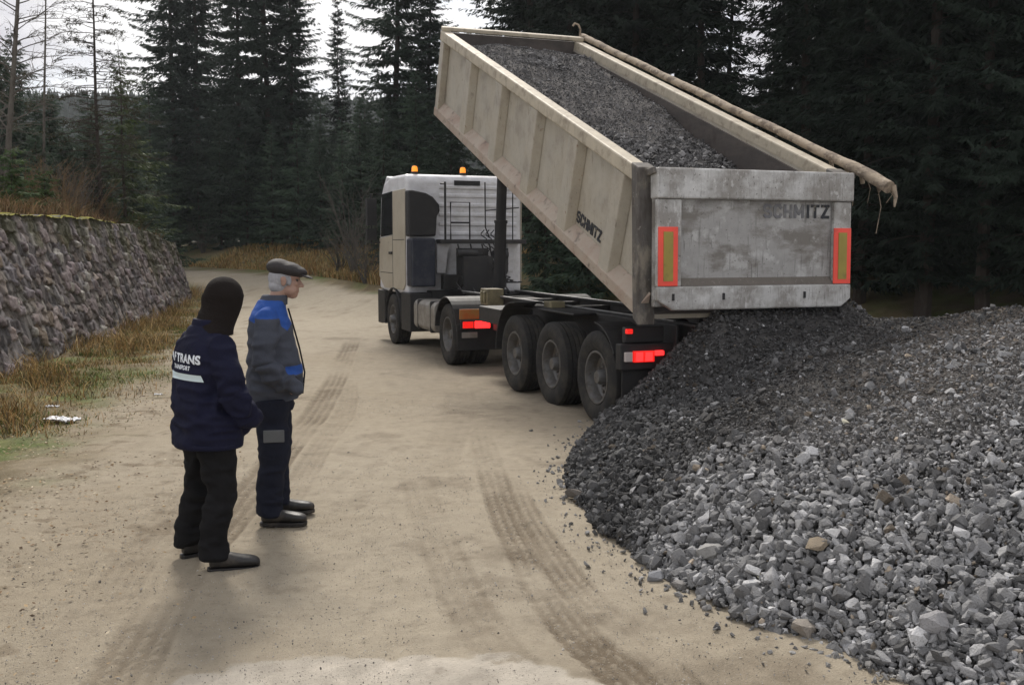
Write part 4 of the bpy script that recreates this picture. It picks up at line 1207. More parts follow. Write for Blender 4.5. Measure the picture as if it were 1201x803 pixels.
# mudguards: quarter shells before the first wheel and behind the last, plates between
def arc_guard(mb, yc, zc, r, a0, a1, x0, x1, th=0.02, n=10, Mx=None):
    o = []
    for k in range(n + 1):
        a = R(a0 + (a1 - a0) * k / n); o.append((yc + math.cos(a) * r, zc + math.sin(a) * r))
    i = []
    for k in range(n, -1, -1):
        a = R(a0 + (a1 - a0) * k / n); i.append((yc + math.cos(a) * (r - th), zc + math.sin(a) * (r - th)))
    # split the bent shell in convex quads
    for k in range(n):
        mb.prism([o[k], o[k + 1], i[n - k - 1], i[n - k]], 'x', x0, x1, Mx)
for s in (-1, 1):
    mg = MB(); x0, x1 = (-1.26, -0.84) if s < 0 else (0.84, 1.26)
    arc_guard(mg, 2.62, TRW, 0.68, -2, 96, x0, x1)
    mg.build('mudguard', M['black'], TRUCK, 0.004)
    mg = MB(); arc_guard(mg, 0.0, TRW, 0.60, 92, 150, x0, x1)
    mg.build('mudguard', M['black'], TRUCK, 0.004)
# rear panel with lamps, underrun bar, mudflaps
rp_ = MB()
rp_.box(-1.27, 1.27, -0.70, -0.575, 0.66, 0.93)
rp_.box(-1.20, -0.75, -0.66, -0.58, 0.935, 1.10); rp_.box(0.75, 1.20, -0.66, -0.58, 0.935, 1.10)
rp_.box(-0.82, 0.82, -0.70, -0.60, 0.40, 0.52)
rp_.box(-0.62, -0.50, -0.69, -0.60, 0.522, 0.658); rp_.box(0.50, 0.62, -0.69, -0.60, 0.522, 0.658)
rp_.build('rear_panel', M['black'], TRUCK, 0.012)
for s in (-1, 1):
    mf = MB(); mf.box(min(s * 1.22, s * 0.80), max(s * 1.22, s * 0.80), -0.640, -0.622, 0.20, 0.655)
    mf.build('mudflap', M['black'], TRUCK, 0.004)
def lamp(x, y, z, w, h, mat, name='tail_lamp', Mx=None, d=0.045):
    mb = MB().box(x - w / 2, x + w / 2, y - d, y, z - h / 2, z + h / 2, Mx)
    return mb.build(name, M[mat], TRUCK, 0.008)
for s in (-1, 1):
    lamp(s * 1.02, -0.703, 0.80, 0.24, 0.115, 'lamp_dim')
    lamp(s * 1.08, -0.750, 0.80, 0.085, 0.09, 'lamp_on', d=0.006); lamp(s * 0.97, -0.750, 0.80, 0.085, 0.09, 'lamp_on', d=0.006)
    lamp(s * 1.195, -0.703, 0.80, 0.085, 0.10, 'lamp_clear')
    lamp(s * 0.84, -0.703, 0.83, 0.10, 0.05, 'lamp_on')
    lamp(s * 1.17, -0.662, 1.06, 0.07, 0.05, 'lamp_dim', 'marker_lamp', d=0.05)

# ---- hydraulic ram
rm = MB()
p0, p1 = Vector((0, 6.82, 0.95)), Vector((0, 6.50, 4.35))
for k, (f0, f1, r) in enumerate([(0.0, 0.42, 0.105), (0.42, 0.66, 0.09), (0.66, 0.85, 0.075), (0.85, 1.0, 0.06)]):
    rm.tube([p0.lerp(p1, f0), p0.lerp(p1, f1)], r, 18)
    rm.tube([p0.lerp(p1, f1 - 0.012), p0.lerp(p1, f1 + 0.004)], r + 0.014, 18)
rm.box(-0.30, 0.30, 6.72, 6.92, 0.85, 0.97)
rm.build('hydraulic_ram', M['black'], TRUCK, smooth=True)

# ---- tipped body
L, HS, XO, XI = 8.12, 1.36, 1.125, 1.09
UR = 0.55                                                # the sides end UR further forward at the top
EDGE = lambda v: UR * v / 1.342                          # u of the slanted rear end at height v
body = MB()
for s in (-1, 1):
    a, b = sorted((s * XI, s * XO))
    body.prism([(0.06, 0.02), (L - 0.01, 0.02), (L - 0.01, 1.24), (EDGE(1.24) + 0.06, 1.24)], 'x', a, b, BM)
body.prism([(0.02, -0.03), (L - 0.3, -0.03), (L - 0.3, 0.018), (0.02, 0.018)], 'x', -1.10, 1.10, BM)
body.build('tipping_body', M['beige'], TRUCK, 0.004)
BODY = [o for o in TRUCK.children if o.name.startswith('tipping_body')][0]
RIBS = [6.48, 5.0, 3.59, 2.25, 0.98]
for s in (-1, 1):
    for k, u in enumerate(RIBS):
        mb = MB()
        w0, w1 = (0.185, 0.135) if k < 4 else (0.17, 0.125)
        z0, z1 = 0.10, 1.20
        V = [(s * XO, u - w0, z0), (s * XO, u + w0, z0), (s * XO, u + w0, z1), (s * XO, u - w0, z1),
             (s * 1.238, u - w1, z0), (s * 1.238, u + w1, z0), (s * 1.238, u + w1, z1), (s * 1.238, u - w1, z1)]
        mb.add(V, [(0, 1, 2, 3), (4, 5, 6, 7), (0, 1, 5, 4), (1, 2, 6, 5), (2, 3, 7, 6), (3, 0, 4, 7)], BM)
        mb.build('rib', M['beige'], BODY, 0.012)
    fr = MB()                                            # front corner post
    a, b = sorted((s * XO, s * 1.238))
    fr.prism([(L - 0.20, 0.10), (L, 0.10), (L, 1.20), (L - 0.20, 1.20)], 'x', a, b, BM)
    fr.build('corner_post', M['beige'], BODY, 0.012)
    tr = MB()                                            # top rail, bottom rail
    a, b = sorted((s * 1.09, s * 1.25))
    tr.prism([(EDGE(1.2) + 0.05, 1.203), (L + 0.01, 1.203), (L + 0.01, HS), (EDGE(HS) + 0.05, HS)], 'x', a, b, BM)
    tr.build('top_rail', M['rail_worn'], BODY, 0.02)
    br = MB()
    prof = [(s * 1.128, 0.24), (s * 1.245, 0.11), (s * 1.245, -0.01), (s * 1.10, -0.05), (s * 1.103, 0.015), (s * 1.128, 0.018)]
    br.prism(prof, 'y', 0.05, L, BM)
    br.build('bottom_rail', M['lower_rail'], BODY, 0.006)
    po = MB()                                            # slanted rear post
    a, b = sorted((s * 1.06, s * 1.258))
    po.prism([(-0.03, -0.07), (0.10, -0.05), (EDGE(HS) + 0.16, HS + 0.012), (EDGE(HS) - 0.02, HS + 0.012)], 'x', a, b, BM)
    po.build('rear_post', M['post'], BODY, 0.015)
    ii = MB()                                            # dark inner lining
    a, b = sorted((s * 1.06, s * 1.087))
    ii.prism([(0.10, 0.03), (L - 0.1, 0.03), (L - 0.1, 1.195), (EDGE(1.2) + 0.10, 1.195)], 'x', a, b, BM)
    ii.build('inner_lining', M['inner'], BODY)
hbd = MB()
hbd.box(-1.10, 1.10, L - 0.06, L - 0.008, 0.02, HS - 0.02, BM)
hbd.build('headboard', M['inner'], BODY, 0.006)
hr = MB().box(-1.24, 1.24, L - 0.10, L + 0.03, HS + 0.003, HS + 0.065, BM)
hr.build('headboard_rim', M['rail_worn'], BODY, 0.012)
fl = MB().box(-1.07, 1.07, 0.03, L - 0.1, 0.02, 0.045, BM); fl.build('body_floor', M['inner'], BODY)
sf = MB()                                                # subframe under the floor
for s in (-1, 1): sf.box(s * 0.42 - 0.06, s * 0.42 + 0.06, 0.1, 7.6, -0.20, -0.032, BM)
for u in np.arange(0.5, 7.6, 0.75): sf.box(-1.06, 1.06, u - 0.035, u + 0.035, -0.13, -0.034, BM)
sf.build('subframe', M['chassis'], TRUCK, 0.004)

def to_body_text(body_txt, size, mat, Mx, parent, bold=0.0, spacing=1.0):
    me = text_mesh(body_txt, size, 0.0015, bold, spacing)
    me.transform(Mx)
    o = obj('lettering', me, M[mat], parent)
    return o
GLYPH = {'S': [[(0.62, 0.86), (0.5, 1), (0.14, 1), (0, 0.86), (0, 0.64), (0.14, 0.52), (0.48, 0.48), (0.62, 0.36), (0.62, 0.14), (0.48, 0), (0.12, 0), (0, 0.14)]],
         'C': [[(0.62, 0.80), (0.48, 1), (0.14, 1), (0, 0.82), (0, 0.18), (0.14, 0), (0.48, 0), (0.62, 0.20)]],
         'H': [[(0, 0), (0, 1)], [(0.62, 0), (0.62, 1)], [(0, 0.5), (0.62, 0.5)]], 'M': [[(0, 0), (0, 1), (0.39, 0.30), (0.78, 1), (0.78, 0)]],
         'I': [[(0, 0), (0, 1)]], 'T': [[(0, 1), (0.66, 1)], [(0.33, 1), (0.33, 0)]], 'Z': [[(0, 1), (0.62, 1), (0, 0), (0.62, 0)]]}
def stroke_word(word, h, t):
    mb = MB(); x = 0.0; k = 0
    for chx in word:
        wd = max(p[0] for st in GLYPH[chx] for p in st)
        for st in GLYPH[chx]:
            for a, b in zip(st[:-1], st[1:]):
                a = Vector((x + a[0], a[1])) * h; b = Vector((x + b[0], b[1])) * h
                d = (b - a).normalized(); n = Vector((-d.y, d.x)) * t / 2; a2, b2 = a - d * t * 0.42, b + d * t * 0.42
                k += 1
                mb.prism([tuple(a2 - n), tuple(b2 - n), tuple(b2 + n), tuple(a2 + n)], 'z', 0.0, 0.0015 + 0.00012 * k)
        x += wd + 0.40
    w = (x - 0.40) * h
    mb.V = [(v[0] - w / 2, v[1] - h / 2, v[2]) for v in mb.V]
    return mb
def stroke_text(word, h, t, mat, Mx, parent):
    o = stroke_word(word, h, t).build('lettering', M[mat], parent)
    o.data.transform(Mx)
    return o
# side lettering, left and right: the words run towards the tail on the left side
for s in (-1, 1):
    Rm = Matrix.Translation((s * (XO + 0.004), 1.70, 0.34)) @ (Matrix.Rotation(math.pi / 2, 4, 'Z') if s > 0 else Matrix.Rotation(-math.pi / 2, 4, 'Z')) @ Matrix.Rotation(math.pi / 2, 4, 'X')
    stroke_text('SCHMITZ', 0.108, 0.029, 'ink', BM @ Rm, BODY)

# ---- tailgate: hangs from the top corners, plumb
GATE_TOP = BM @ Vector((0, EDGE(HS) - 0.10, HS))
GM = Matrix.Translation((0, GATE_TOP.y - 0.015, GATE_TOP.z)) @ Matrix.Rotation(R(-1.0), 4, 'X') @ Matrix.Scale(0.945, 4, Vector((0, 0, 1)))    # x across, -y out of the rear, z up
GATE = MB()
GW = 1.14
GATE.box(-GW, GW, -0.03, 0.03, -1.40, -0.02, GM)
GATE = GATE.build('tailgate', M['gate_panel'], TRUCK, 0.004)
tb = MB().box(-GW - 0.01, GW + 0.01, -0.115, 0.05, -0.285, 0.03, GM); tb.build('top_beam', M['gate'], GATE, 0.018)
for s in (-1, 1):
    a, b = sorted((s * GW, s * (GW - 0.27)))
    if s > 0: a, b = GW - 0.215, GW
    st = MB().box(a, b, -0.085, -0.031, -1.19, -0.288, GM); st.build('side_stile', M['gate'], GATE, 0.012)
    tr_ = MB()
    xr = s * (GW - 0.115)
    w = 0.215
    a, b = xr - w / 2, xr + w / 2
    tr_.box(a, b, -0.098, -0.0855, -1.185, -0.575, GM)
    rr = tr_.build('reflector', M['redrefl'], GATE, 0.003)
    yy = MB().box(a + 0.055, b - 0.055, -0.103, -0.0985, -1.135, -0.625, GM); yy.build('reflector_centre', M['yelrefl'], rr)
lo = MB().prism([(-GW, -1.19), (-GW, -1.33), (-GW + 0.17, -1.44), (GW - 0.12, -1.44), (GW, -1.35), (GW, -1.19)], 'y', -0.10, -0.031, GM)
lo.build('bottom_beam', M['gate'], GATE, 0.015)
si = MB().prism([(-0.031, -1.105), (-0.088, -1.188), (-0.031, -1.188)], 'x', -GW + 0.272, GW - 0.217, GM); si.build('sill', M['gate_sill'], GATE)
bo = MB()
for x in (-0.97, -0.40, 0.56):
    bo.box(x - 0.013, x + 0.013, -0.108, -0.1005, -1.335, -1.265, GM)
bo.build('bolt_slot', M['black'], GATE)
Gt = GM @ Matrix.Translation((0.40, -0.0335, -0.395)) @ Matrix.Rotation(math.pi / 2, 4, 'X')
stroke_text('SCHM', 0.120, 0.030, 'ink_faded', Gt @ Matrix.Translation((-0.06, 0, 0)), GATE)
stroke_text('ITZ', 0.120, 0.032, 'ink', Gt @ Matrix.Translation((0.36, 0, 0)), GATE)
for s in (-1, 1):                                        # hinge lugs at the top corners
    hl = MB().prism([(-0.09, -0.03), (0.10, -0.05), (0.10, 0.03), (-0.07, 0.04)], 'x', s * 1.165 - 0.012, s * 1.165 + 0.018, GM)
    hl.build('hinge', M['post'], GATE, 0.01)

# ---- rolled tarpaulin along the right top rail
rng = np.random.default_rng(600)
pts, rad = [], []
for k in range(90):
    f = k / 89
    u = L + 0.15 - f * (L + 0.15 - 0.02)
    pts.append(BM @ Vector((1.30 + 0.004 * math.sin(k * 0.9) + 0.05 * f, u, HS + 0.055 + 0.005 * math.sin(k * 0.31) - 0.03 * max(0, f - 0.93) * 14)))
    rad.append(0.050 + 0.003 * math.sin(k * 1.7) * rng.random() + 0.014 * sstep(0.86, 0.97, f) + 0.003 * rng.random())
tp = MB().tube([tuple(p) for p in pts], [float(r) for r in rad], 14)
# loose folds at the tail end
e_ = pts[-1]
for j in range(5):
    q = pts[-1 - 3 * j]
    tp.tube([tuple(q + Vector((0.05, 0, 0.02))), tuple(q + Vector((0.07, -0.02, -0.10 - 0.03 * j % 0.07))), tuple(q + Vector((0.05, -0.03, -0.20 + 0.02 * j)))], [0.03, 0.022, 0.008], 6)
TARP = tp.build('rolled_tarpaulin', M['tarp'], TRUCK, smooth=True)
stp = MB()
for j, (o_, ln) in enumerate([(1, 0.16), (3, 0.55), (5, 0.30), (8, 0.42)]):
    q = pts[-1 - o_]
    stp.tube([tuple(q + Vector((0.045, 0, -0.03))), tuple(q + Vector((0.09, -0.03, -0.03 - ln * 0.5))), tuple(q + Vector((0.06 + 0.02 * j, 0.02, -0.03 - ln)))], 0.004, 5)
stp.build('strap', M['tarp'], TARP)
hk = MB().tube([tuple(BM @ Vector(p)) for p in [(1.24, L + 0.10, HS + 0.05), (1.24, L + 0.12, HS + 0.17), (1.20, L + 0.14, HS + 0.24), (1.13, L + 0.14, HS + 0.26), (1.10, L + 0.14, HS + 0.21)]], 0.018, 8)
hk.build('crank_hook', M['tarp'], TARP, smooth=True)

# ---- load still in the body
def build_load():
    rng = np.random.default_rng(610)
    def lv(u, s):
        f = u / L
        base = 0.80 + 0.42 * sstep(0.0, 0.85, f) ** 1.0
        cross = -0.05 * sstep(-0.1, 1.1, s + 0.10 * np.sin(u * 1.3)) * (1 - 0.45 * sstep(0.7, 1, f)) + 0.06 * (1 - (s / 1.1) ** 2)
        return base + cross + 0.07 * fbm(u * 1.1, s * 1.1, seed=611) + 0.03 * fbm(u * 3, s * 3, seed=612) - 0.16 * sstep(0.93, 1.0, f)
    us = np.arange(0.18, L - 0.12, 0.05); ss = np.arange(-1.07, 1.071, 0.0428)
    U, S_ = np.meshgrid(us, ss)
    Vv = lv(U, S_)
    c_, s_ = math.cos(TILT), math.sin(TILT)
    def loc(u, s, v): return np.stack([s, -1.036 + u * c_ - v * s_, 1.227 + u * s_ + v * c_], -1)
    ok = U > EDGE(Vv) + 0.18
    Vs = np.where(ok, Vv - 0.02, np.minimum(Vv - 0.02, np.maximum(0.05, (U - 0.18) / UR * 1.342)))
    V0 = loc(U, S_, Vs).reshape(-1, 3)
    fines = (fbm(U * 0.8, S_ * 0.8, seed=613) * 0.5 + 0.5).ravel()[:, None]
    c0 = (np.array([0.115, 0.108, 0.104]) * (0.75 + 0.45 * fines)) * (1 + 0.4 * fbm(U * 12, S_ * 12, seed=614).ravel()[:, None])
    idx = np.arange(U.size).reshape(U.shape)
    Q = np.stack([idx[:-1, :-1], idx[:-1, 1:], idx[1:, 1:], idx[1:, :-1]], -1).reshape(-1, 4)
    N = 21000
    u = 0.3 + (L - 0.5) * rng.random(N) ** 1.15; s = rng.uniform(-1.05, 1.05, N)
    v = lv(u, s); kp = u > EDGE(v) + 0.16
    u, s, v = u[kp], s[kp], v[kp]; n = len(u)
    coarse = sstep(0.1, -0.25, fbm(u * 0.8, s * 0.8, seed=613) + 0.10 * (u - 4))
    Sz = np.clip(np.exp(rng.normal(-4.25, 0.45, n)) * (0.75 + 0.9 * coarse), 0.005, 0.07)
    b = 0.13 * np.exp(rng.normal(0, 0.38, n)); col = np.stack([b, b * 0.98, b * 0.98], -1)
    wh = rng.random(n) < 0.012; col[wh] = 0.42
    P = loc(u, s, v + Sz * rng.uniform(-0.4, 0.6, n))
    V1, T1, c1 = stones_arrays(P, Sz, np.clip(col, 0.02, 0.6), 615)
    o = obj('gravel_load', np_mesh('gravel_load', np.concatenate([V0, V1]), Q, T1 + len(V0), np.clip(np.concatenate([c0, c1]), 0.01, 1), smooth=False), M['gravel'])
    o.matrix_world = TRUCK.matrix_world
    o.location = TRUCK.location; o.rotation_euler = TRUCK.rotation_euler
    tag(o, 'dark gravel sliding down inside the raised tipper body', 'gravel load', kind='stuff')
build_load()

# ---- tractor
X = TM
CR = 2.75                                                # cab rear plane
ck = MB()
prof = [(CR, 1.02), (CR, 3.20), (CR + 0.10, 3.30), (CR + 1.2, 3.32), (CR + 1.75, 3.22), (CR + 2.02, 2.95), (CR + 2.16, 2.0), (CR + 2.18, 1.05), (CR + 1.62, 1.02)]
ck.prism(prof, 'x', -1.17, 1.17, X)
CAB = ck.build('cab', M['cab_white'], TRUCK, 0.085, seg=4)
for s in (-1, 1):
    sd = MB()                                            # beige side skin: door, pillar
    a, b = sorted((s * 1.172, s * 1.195))
    sd.prism([(CR + 0.04, 1.22), (CR + 0.04, 3.02), (CR + 0.95, 3.02), (CR + 0.95, 2.16), (CR + 2.06, 2.10), (CR + 2.12, 1.32), (CR + 1.7, 1.10), (CR + 1.5, 1.10), (CR + 0.2, 1.10)], 'x', a, b, X)
    d_ = sd.build('door', M['cab_beige'], CAB, 0.01)
    a2, b2 = sorted((s * 1.172, s * 1.186))
    wi = MB().prism([(CR + 0.97, 2.17), (CR + 1.98, 2.13), (CR + 1.86, 3.00), (CR + 0.97, 3.02)], 'x', a2, b2, X)
    wi.build('window', M['glass'], CAB, 0.004)
    sm = MB(); a3, b3 = sorted((s * 1.194, s * 1.199))
    for q in ((0.955, 0.967, 1.14, 3.0), (0.06, 0.95, 2.055, 2.067), (0.97, 2.0, 1.40, 1.412)):
        sm.box(a3, b3, CR + q[0], CR + q[1], q[2], q[3], X)
    sm.build('door_seam', M['black'], d_)
    hd = MB().box(min(s * 1.197, s * 1.225), max(s * 1.197, s * 1.225), CR + 0.98, CR + 1.20, 1.78, 1.83, X); hd.build('handle', M['black'], CAB, 0.006)
vis = MB().prism([(CR + 1.55, 3.325), (CR + 2.0, 3.02), (CR + 2.14, 3.0), (CR + 1.72, 3.36)], 'x', -1.12, 1.12, X); vis.build('sun_visor', M['cab_white'], CAB, 0.02)
ws = MB().prism([(CR + 2.05, 2.90), (CR + 2.17, 2.05), (CR + 2.185, 2.05), (CR + 2.065, 2.90)], 'x', -1.05, 1.05, X); ws.build('windscreen', M['glass'], CAB)
# pressed ribs of the rear wall
rw = MB()
for z in (2.18, 2.36, 2.54, 2.72, 2.90, 3.06):
    rw.prism([(CR - 0.003, z - 0.045), (CR - 0.024, z - 0.022), (CR - 0.024, z + 0.022), (CR - 0.003, z + 0.045)], 'x', -0.52, 1.06, X)
rw.build('rear_pressing', M['cab_white'], CAB, 0.004)
lb = MB().box(-0.22, 0.30, CR - 0.03, CR - 0.004, 3.10, 3.19, X); lb.build('rear_vent', M['black'], CAB, 0.004)
# lower rear corners of the cab, pale
for s, xs_ in ((-1, (-0.62, -0.30)), (1, (0.80, 1.08))):
    lc = MB().prism([(xs_[0], 1.42), (xs_[0], 2.05), (xs_[1], 2.05), (xs_[1] - 0.10, 1.80), (xs_[1] - 0.14, 1.42)], 'y', CR - 0.16, CR - 0.03, X)
    lc.build('rear_corner', M['cab_white'], CAB, 0.02)
# dark curved air intake cowl at the left rear
ak = MB()
prof = [(-1.20, 2.12), (-1.20, 2.98), (-1.12, 2.98), (-0.86, 2.93), (-0.72, 2.86), (-0.60, 2.72), (-0.58, 2.60), (-0.64, 2.50), (-0.67, 2.12)]
ak.prism(prof, 'y', CR - 0.27, CR - 0.03, X)
ak.build('air_intake', M['black'], CAB, 0.03)
nv = MB(); nv.box(-1.19, -0.72, CR - 0.42, CR - 0.06, 1.18, 2.08, X)
nv.build('battery_cover', M['navy'], TRUCK, 0.03)
# catwalk, hand rails, hoses
rl = MB()
def bar(p, r=0.016): rl.tube([X @ Vector(q) for q in p], r, 8)
bar([(-0.50, CR - 0.32, 2.05), (-0.50, CR - 0.32, 3.14)], 0.022); bar([(-0.50, CR - 0.32, 3.10), (-0.50, CR - 0.04, 3.12)])
bar([(-0.40, CR - 0.34, 2.05), (-0.40, CR - 0.34, 2.76), (-0.02, CR - 0.34, 2.76), (-0.02, CR - 0.34, 2.05)]); bar([(-0.40, CR - 0.34, 2.38), (-0.02, CR - 0.34, 2.38)])
bar([(0.36, CR - 0.14, 3.16), (0.36, CR - 0.16, 2.3), (0.42, CR - 0.22, 2.1)], 0.014); bar([(0.94, CR - 0.12, 3.05), (0.94, CR - 0.12, 2.06)], 0.013)
bar([(0.36, CR - 0.15, 2.62), (0.8, CR - 0.3, 2.66), (1.0, CR - 0.3, 2.68)], 0.011)
rl.build('hand_rail', M['black'], TRUCK, smooth=True)
hs = MB()
for k, (x0, col) in enumerate([(0.36, 0), (0.46, 0), (0.26, 0)]):
    q = []
    for i in range(60):
        f = i / 59
        q.append(X @ Vector((x0 + 0.045 * math.cos(i * 1.1), CR - 0.25 - 1.5 * f + 0.045 * math.sin(i * 1.1), 2.25 - 0.95 * f - 0.35 * math.sin(f * 3.14))))
    hs.tube(q, 0.011, 5)
hs.build('air_hose', M['black'], TRUCK, smooth=True)
bm_ = MB(); bm_.box(-0.62, 1.12, CR - 0.40, CR - 0.10, 1.985, 2.065, X)
bm_.box(-0.24, 0.30, CR - 0.50, CR - 0.17, 1.15, 1.90, X); bm_.box(0.34, 0.70, CR - 0.42, CR - 0.17, 1.15, 1.62, X); bm_.box(-0.55, -0.27, CR - 0.36, CR - 0.17, 1.12, 1.40, X)
for xx, zz, rr, ll in ((-0.16, 1.80, 0.07, 0.4), (0.12, 1.52, 0.09, 0.36), (0.50, 1.78, 0.08, 0.3), (0.0, 1.28, 0.11, 0.6)):
    bm_.tube([X @ Vector((xx - ll / 2, CR - 0.60, zz)), X @ Vector((xx + ll / 2, CR - 0.60, zz))], rr, 14)
for xx in (-0.3, -0.05, 0.18, 0.33, 0.62):
    bm_.tube([X @ Vector((xx, CR - 0.46, 1.98)), X @ Vector((xx + 0.05, CR - 0.56, 1.6)), X @ Vector((xx - 0.08, CR - 0.62, 1.25)), X @ Vector((xx - 0.02, CR - 0.9, 1.05))], 0.018, 6)
bm_.box(-0.28, 0.30, CR - 0.75, CR - 0.53, 1.10, 1.75, X); bm_.box(0.40, 0.66, CR - 0.62, CR - 0.53, 1.45, 1.90, X)
bm_.build('equipment_rack', M['chassis'], TRUCK, 0.02)
for s, xx in ((-1, -0.92), (1, 0.05), (1, 0.98)):
    bc = MB().lathe([(3.325, 0.065), (3.355, 0.065), (3.36, 0.05), (3.36, 0.001), (3.32, 0.001)], 'z', (0, 0, 0), n=20)
    # move to the roof
    p = X @ Vector((xx, CR + 0.28, 0)); bc.V = [(v[0] + p.x, v[1] + p.y, v[2]) for v in bc.V]
    b0 = bc.build('beacon', M['black'], CAB, smooth=True)
    g = MB().lathe([(3.357, 0.058), (3.43, 0.055), (3.462, 0.040), (3.468, 0.001), (3.357, 0.001)], 'z', (p.x, p.y, 0), n=20)
    g.build('beacon_lens', M['amber'], b0, smooth=True)
for s in (-1, 1):                                        # mirrors
    mr_ = MB(); a, b = sorted((s * 1.26, s * 1.46))
    mr_.box(a, b, CR + 2.00, CR + 2.16, 2.36, 2.92, X); mr_.box(a, b, CR + 2.02, CR + 2.18, 2.06, 2.30, X)
    mr_.tube([X @ Vector((s * 1.16, CR + 1.98, 3.00)), X @ Vector((s * 1.36, CR + 2.08, 3.02)), X @ Vector((s * 1.36, CR + 2.08, 2.0)), X @ Vector((s * 1.17, CR + 2.0, 2.02))], 0.018, 6)
    mr_.build('mirror', M['black'], CAB, 0.03)
# under the cab: arches, steps, bumper
uc = MB()
for s in (-1, 1):
    x0, x1 = (-1.215, -0.80) if s < 0 else (0.80, 1.215)
    arc_guard(uc, 3.7, DR, 0.62, -4, 184, x0, x1, 0.03, 16, X)
    uc.box(x0, x1, CR - 0.38, CR + 0.28, 0.34, 1.06, X)
    uc.box(x0, x1, CR + 1.60, CR + 2.16, 0.36, 1.04, X)
uc.box(-1.2, 1.2, CR + 1.95, CR + 2.24, 0.34, 1.00, X)
uc.box(-0.78, 0.78, CR - 0.3, CR + 1.95, 0.60, 1.10, X)
uc.build('lower_bodywork', M['black'], TRUCK, 0.015)
tcz = MB()
for s in (-1, 1):
    x = s * 0.42
    tcz.box(x - 0.04, x + 0.04, -0.95, 4.6, 0.70, 0.96, X)
for y in (-0.9, 0.75, 1.6, 2.3): tcz.box(-0.38, 0.38, y - 0.05, y + 0.05, 0.72, 0.94, X)
tcz.lathe([(-0.9, 0.1), (0.9, 0.1)], 'x', tuple(X @ Vector((0, 0, DR))), n=12, closed=False)
tcz.lathe([(-0.9, 0.06), (0.9, 0.06)], 'x', tuple(X @ Vector((0, 3.7, DR))), n=12, closed=False)
tcz.box(-0.45, 0.45, -0.35, 0.45, 0.965, 1.015, X)
tcz.build('tractor_frame', M['chassis'], TRUCK, 0.006)
for s in (-1, 1):
    fk = MB(); x0, x1 = (-1.20, -0.64) if s < 0 else (0.64, 1.20)
    pr = []
    cx, cz, hx, hz, r = (x0 + x1) / 2, 0.70, (x1 - x0) / 2, 0.27, 0.12
    for qx, qz, a0 in ((1, 1, 0), (-1, 1, 90), (-1, -1, 180), (1, -1, 270)):
        for k in range(5):
            a = R(a0 + 22.5 * k); pr.append((cx + qx * (hx - r) + r * math.cos(a), cz + qz * (hz - r) + r * math.sin(a)))
    fk.prism(pr, 'y', 0.86, 2.18, X)
    ft = fk.build('fuel_tank', M['tank'], TRUCK, 0.012)
    bs = MB()
    for y in (1.1, 1.9): bs.box(x0 - 0.008, x1 + 0.008, y - 0.03, y + 0.03, cz - hz - 0.008, cz + hz + 0.008, X)
    bs.build('tank_band', M['chassis'], ft, 0.05)
    # drive wheel mudguard and what hangs from it
    mg = MB(); x0, x1 = (-1.27, -0.60) if s < 0 else (0.60, 1.27)
    arc_guard(mg, 0, DR, 0.61, 8, 172, x0, x1, 0.025, 18, X)
    mg.box(x0, x1, -0.635, -0.607, 0.28, 0.70, X)
    G_ = mg.build('drive_mudguard', M['black'], TRUCK, 0.006)
    xc = (x0 + x1) / 2
    MB().box(xc - 0.30, xc + 0.30, -0.665, -0.640, 0.78, 0.94, X).build('marker_plate', M['orangeplate'], G_, 0.006)
    MB().box(xc - 0.29, xc + 0.29, -0.685, -0.640, 0.62, 0.765, X).build('lamp_housing', M['black'], G_, 0.01)
    MB().box(xc - 0.06, xc + 0.20, -0.705, -0.687, 0.635, 0.75, X).build('tail_lamp', M['lamp_on'], G_, 0.01)
    MB().box(xc - 0.26, xc - 0.08, -0.703, -0.687, 0.64, 0.745, X).build('tail_lamp', M['lamp_dim'], G_, 0.01)
    MB().box(xc - 0.26, xc + 0.0, -0.655, -0.637, 0.48, 0.57, X).build('number_plate', M['tank'], G_, 0.004)

# ================================================================== PEOPLE
def ring_loft(secs, n=28):
    """secs: (centre, rx, ry[, tilt]) rings in x,y around centre, capped; superellipse a little boxy"""
    mb = MB(); V, F = [], []
    for (c, rx, ry) in secs:
        for k in range(n):
            a = 2 * math.pi * k / n
            ca, sa = math.cos(a), math.sin(a)
            V.append((c[0] + rx * math.copysign(abs(ca) ** 0.85, ca), c[1] + ry * math.copysign(abs(sa) ** 0.85, sa), c[2]))
    m = len(secs)
    for i in range(m - 1):
        for k in range(n):
            k2 = (k + 1) % n
            F.append((i * n + k, i * n + k2, (i + 1) * n + k2, (i + 1) * n + k))
    F.append(list(range(n))[::-1]); F.append([(m - 1) * n + k for k in range(n)])
    return mb.add(V, F)

def limb(mb, pts, rs, flat=1.0, n=20, cap=True):
    """tapered round limb along a smooth path with domed ends"""
    P = smooth_poly3(pts, 6)
    rr = np.interp(np.linspace(0, len(pts) - 1, len(P)), np.arange(len(pts)), rs)
    P = [Vector(p) for p in P]
    if cap:
        d0 = (P[0] - P[1]).normalized(); d1 = (P[-1] - P[-2]).normalized()
        r0, r1 = rr[0], rr[-1]
        pre = [(P[0] + d0 * r0 * t, r0 * math.sqrt(max(0.02, 1 - t * t))) for t in (0.97, 0.8, 0.45)]
        post = [(P[-1] + d1 * r1 * t, r1 * math.sqrt(max(0.02, 1 - t * t))) for t in (0.45, 0.8, 0.97)]
        P = [p for p, r in pre] + P + [p for p, r in post]
        rr = [r for p, r in pre] + list(rr) + [r for p, r in post]
    mb.tube(P, [float(r) for r in rr], n)

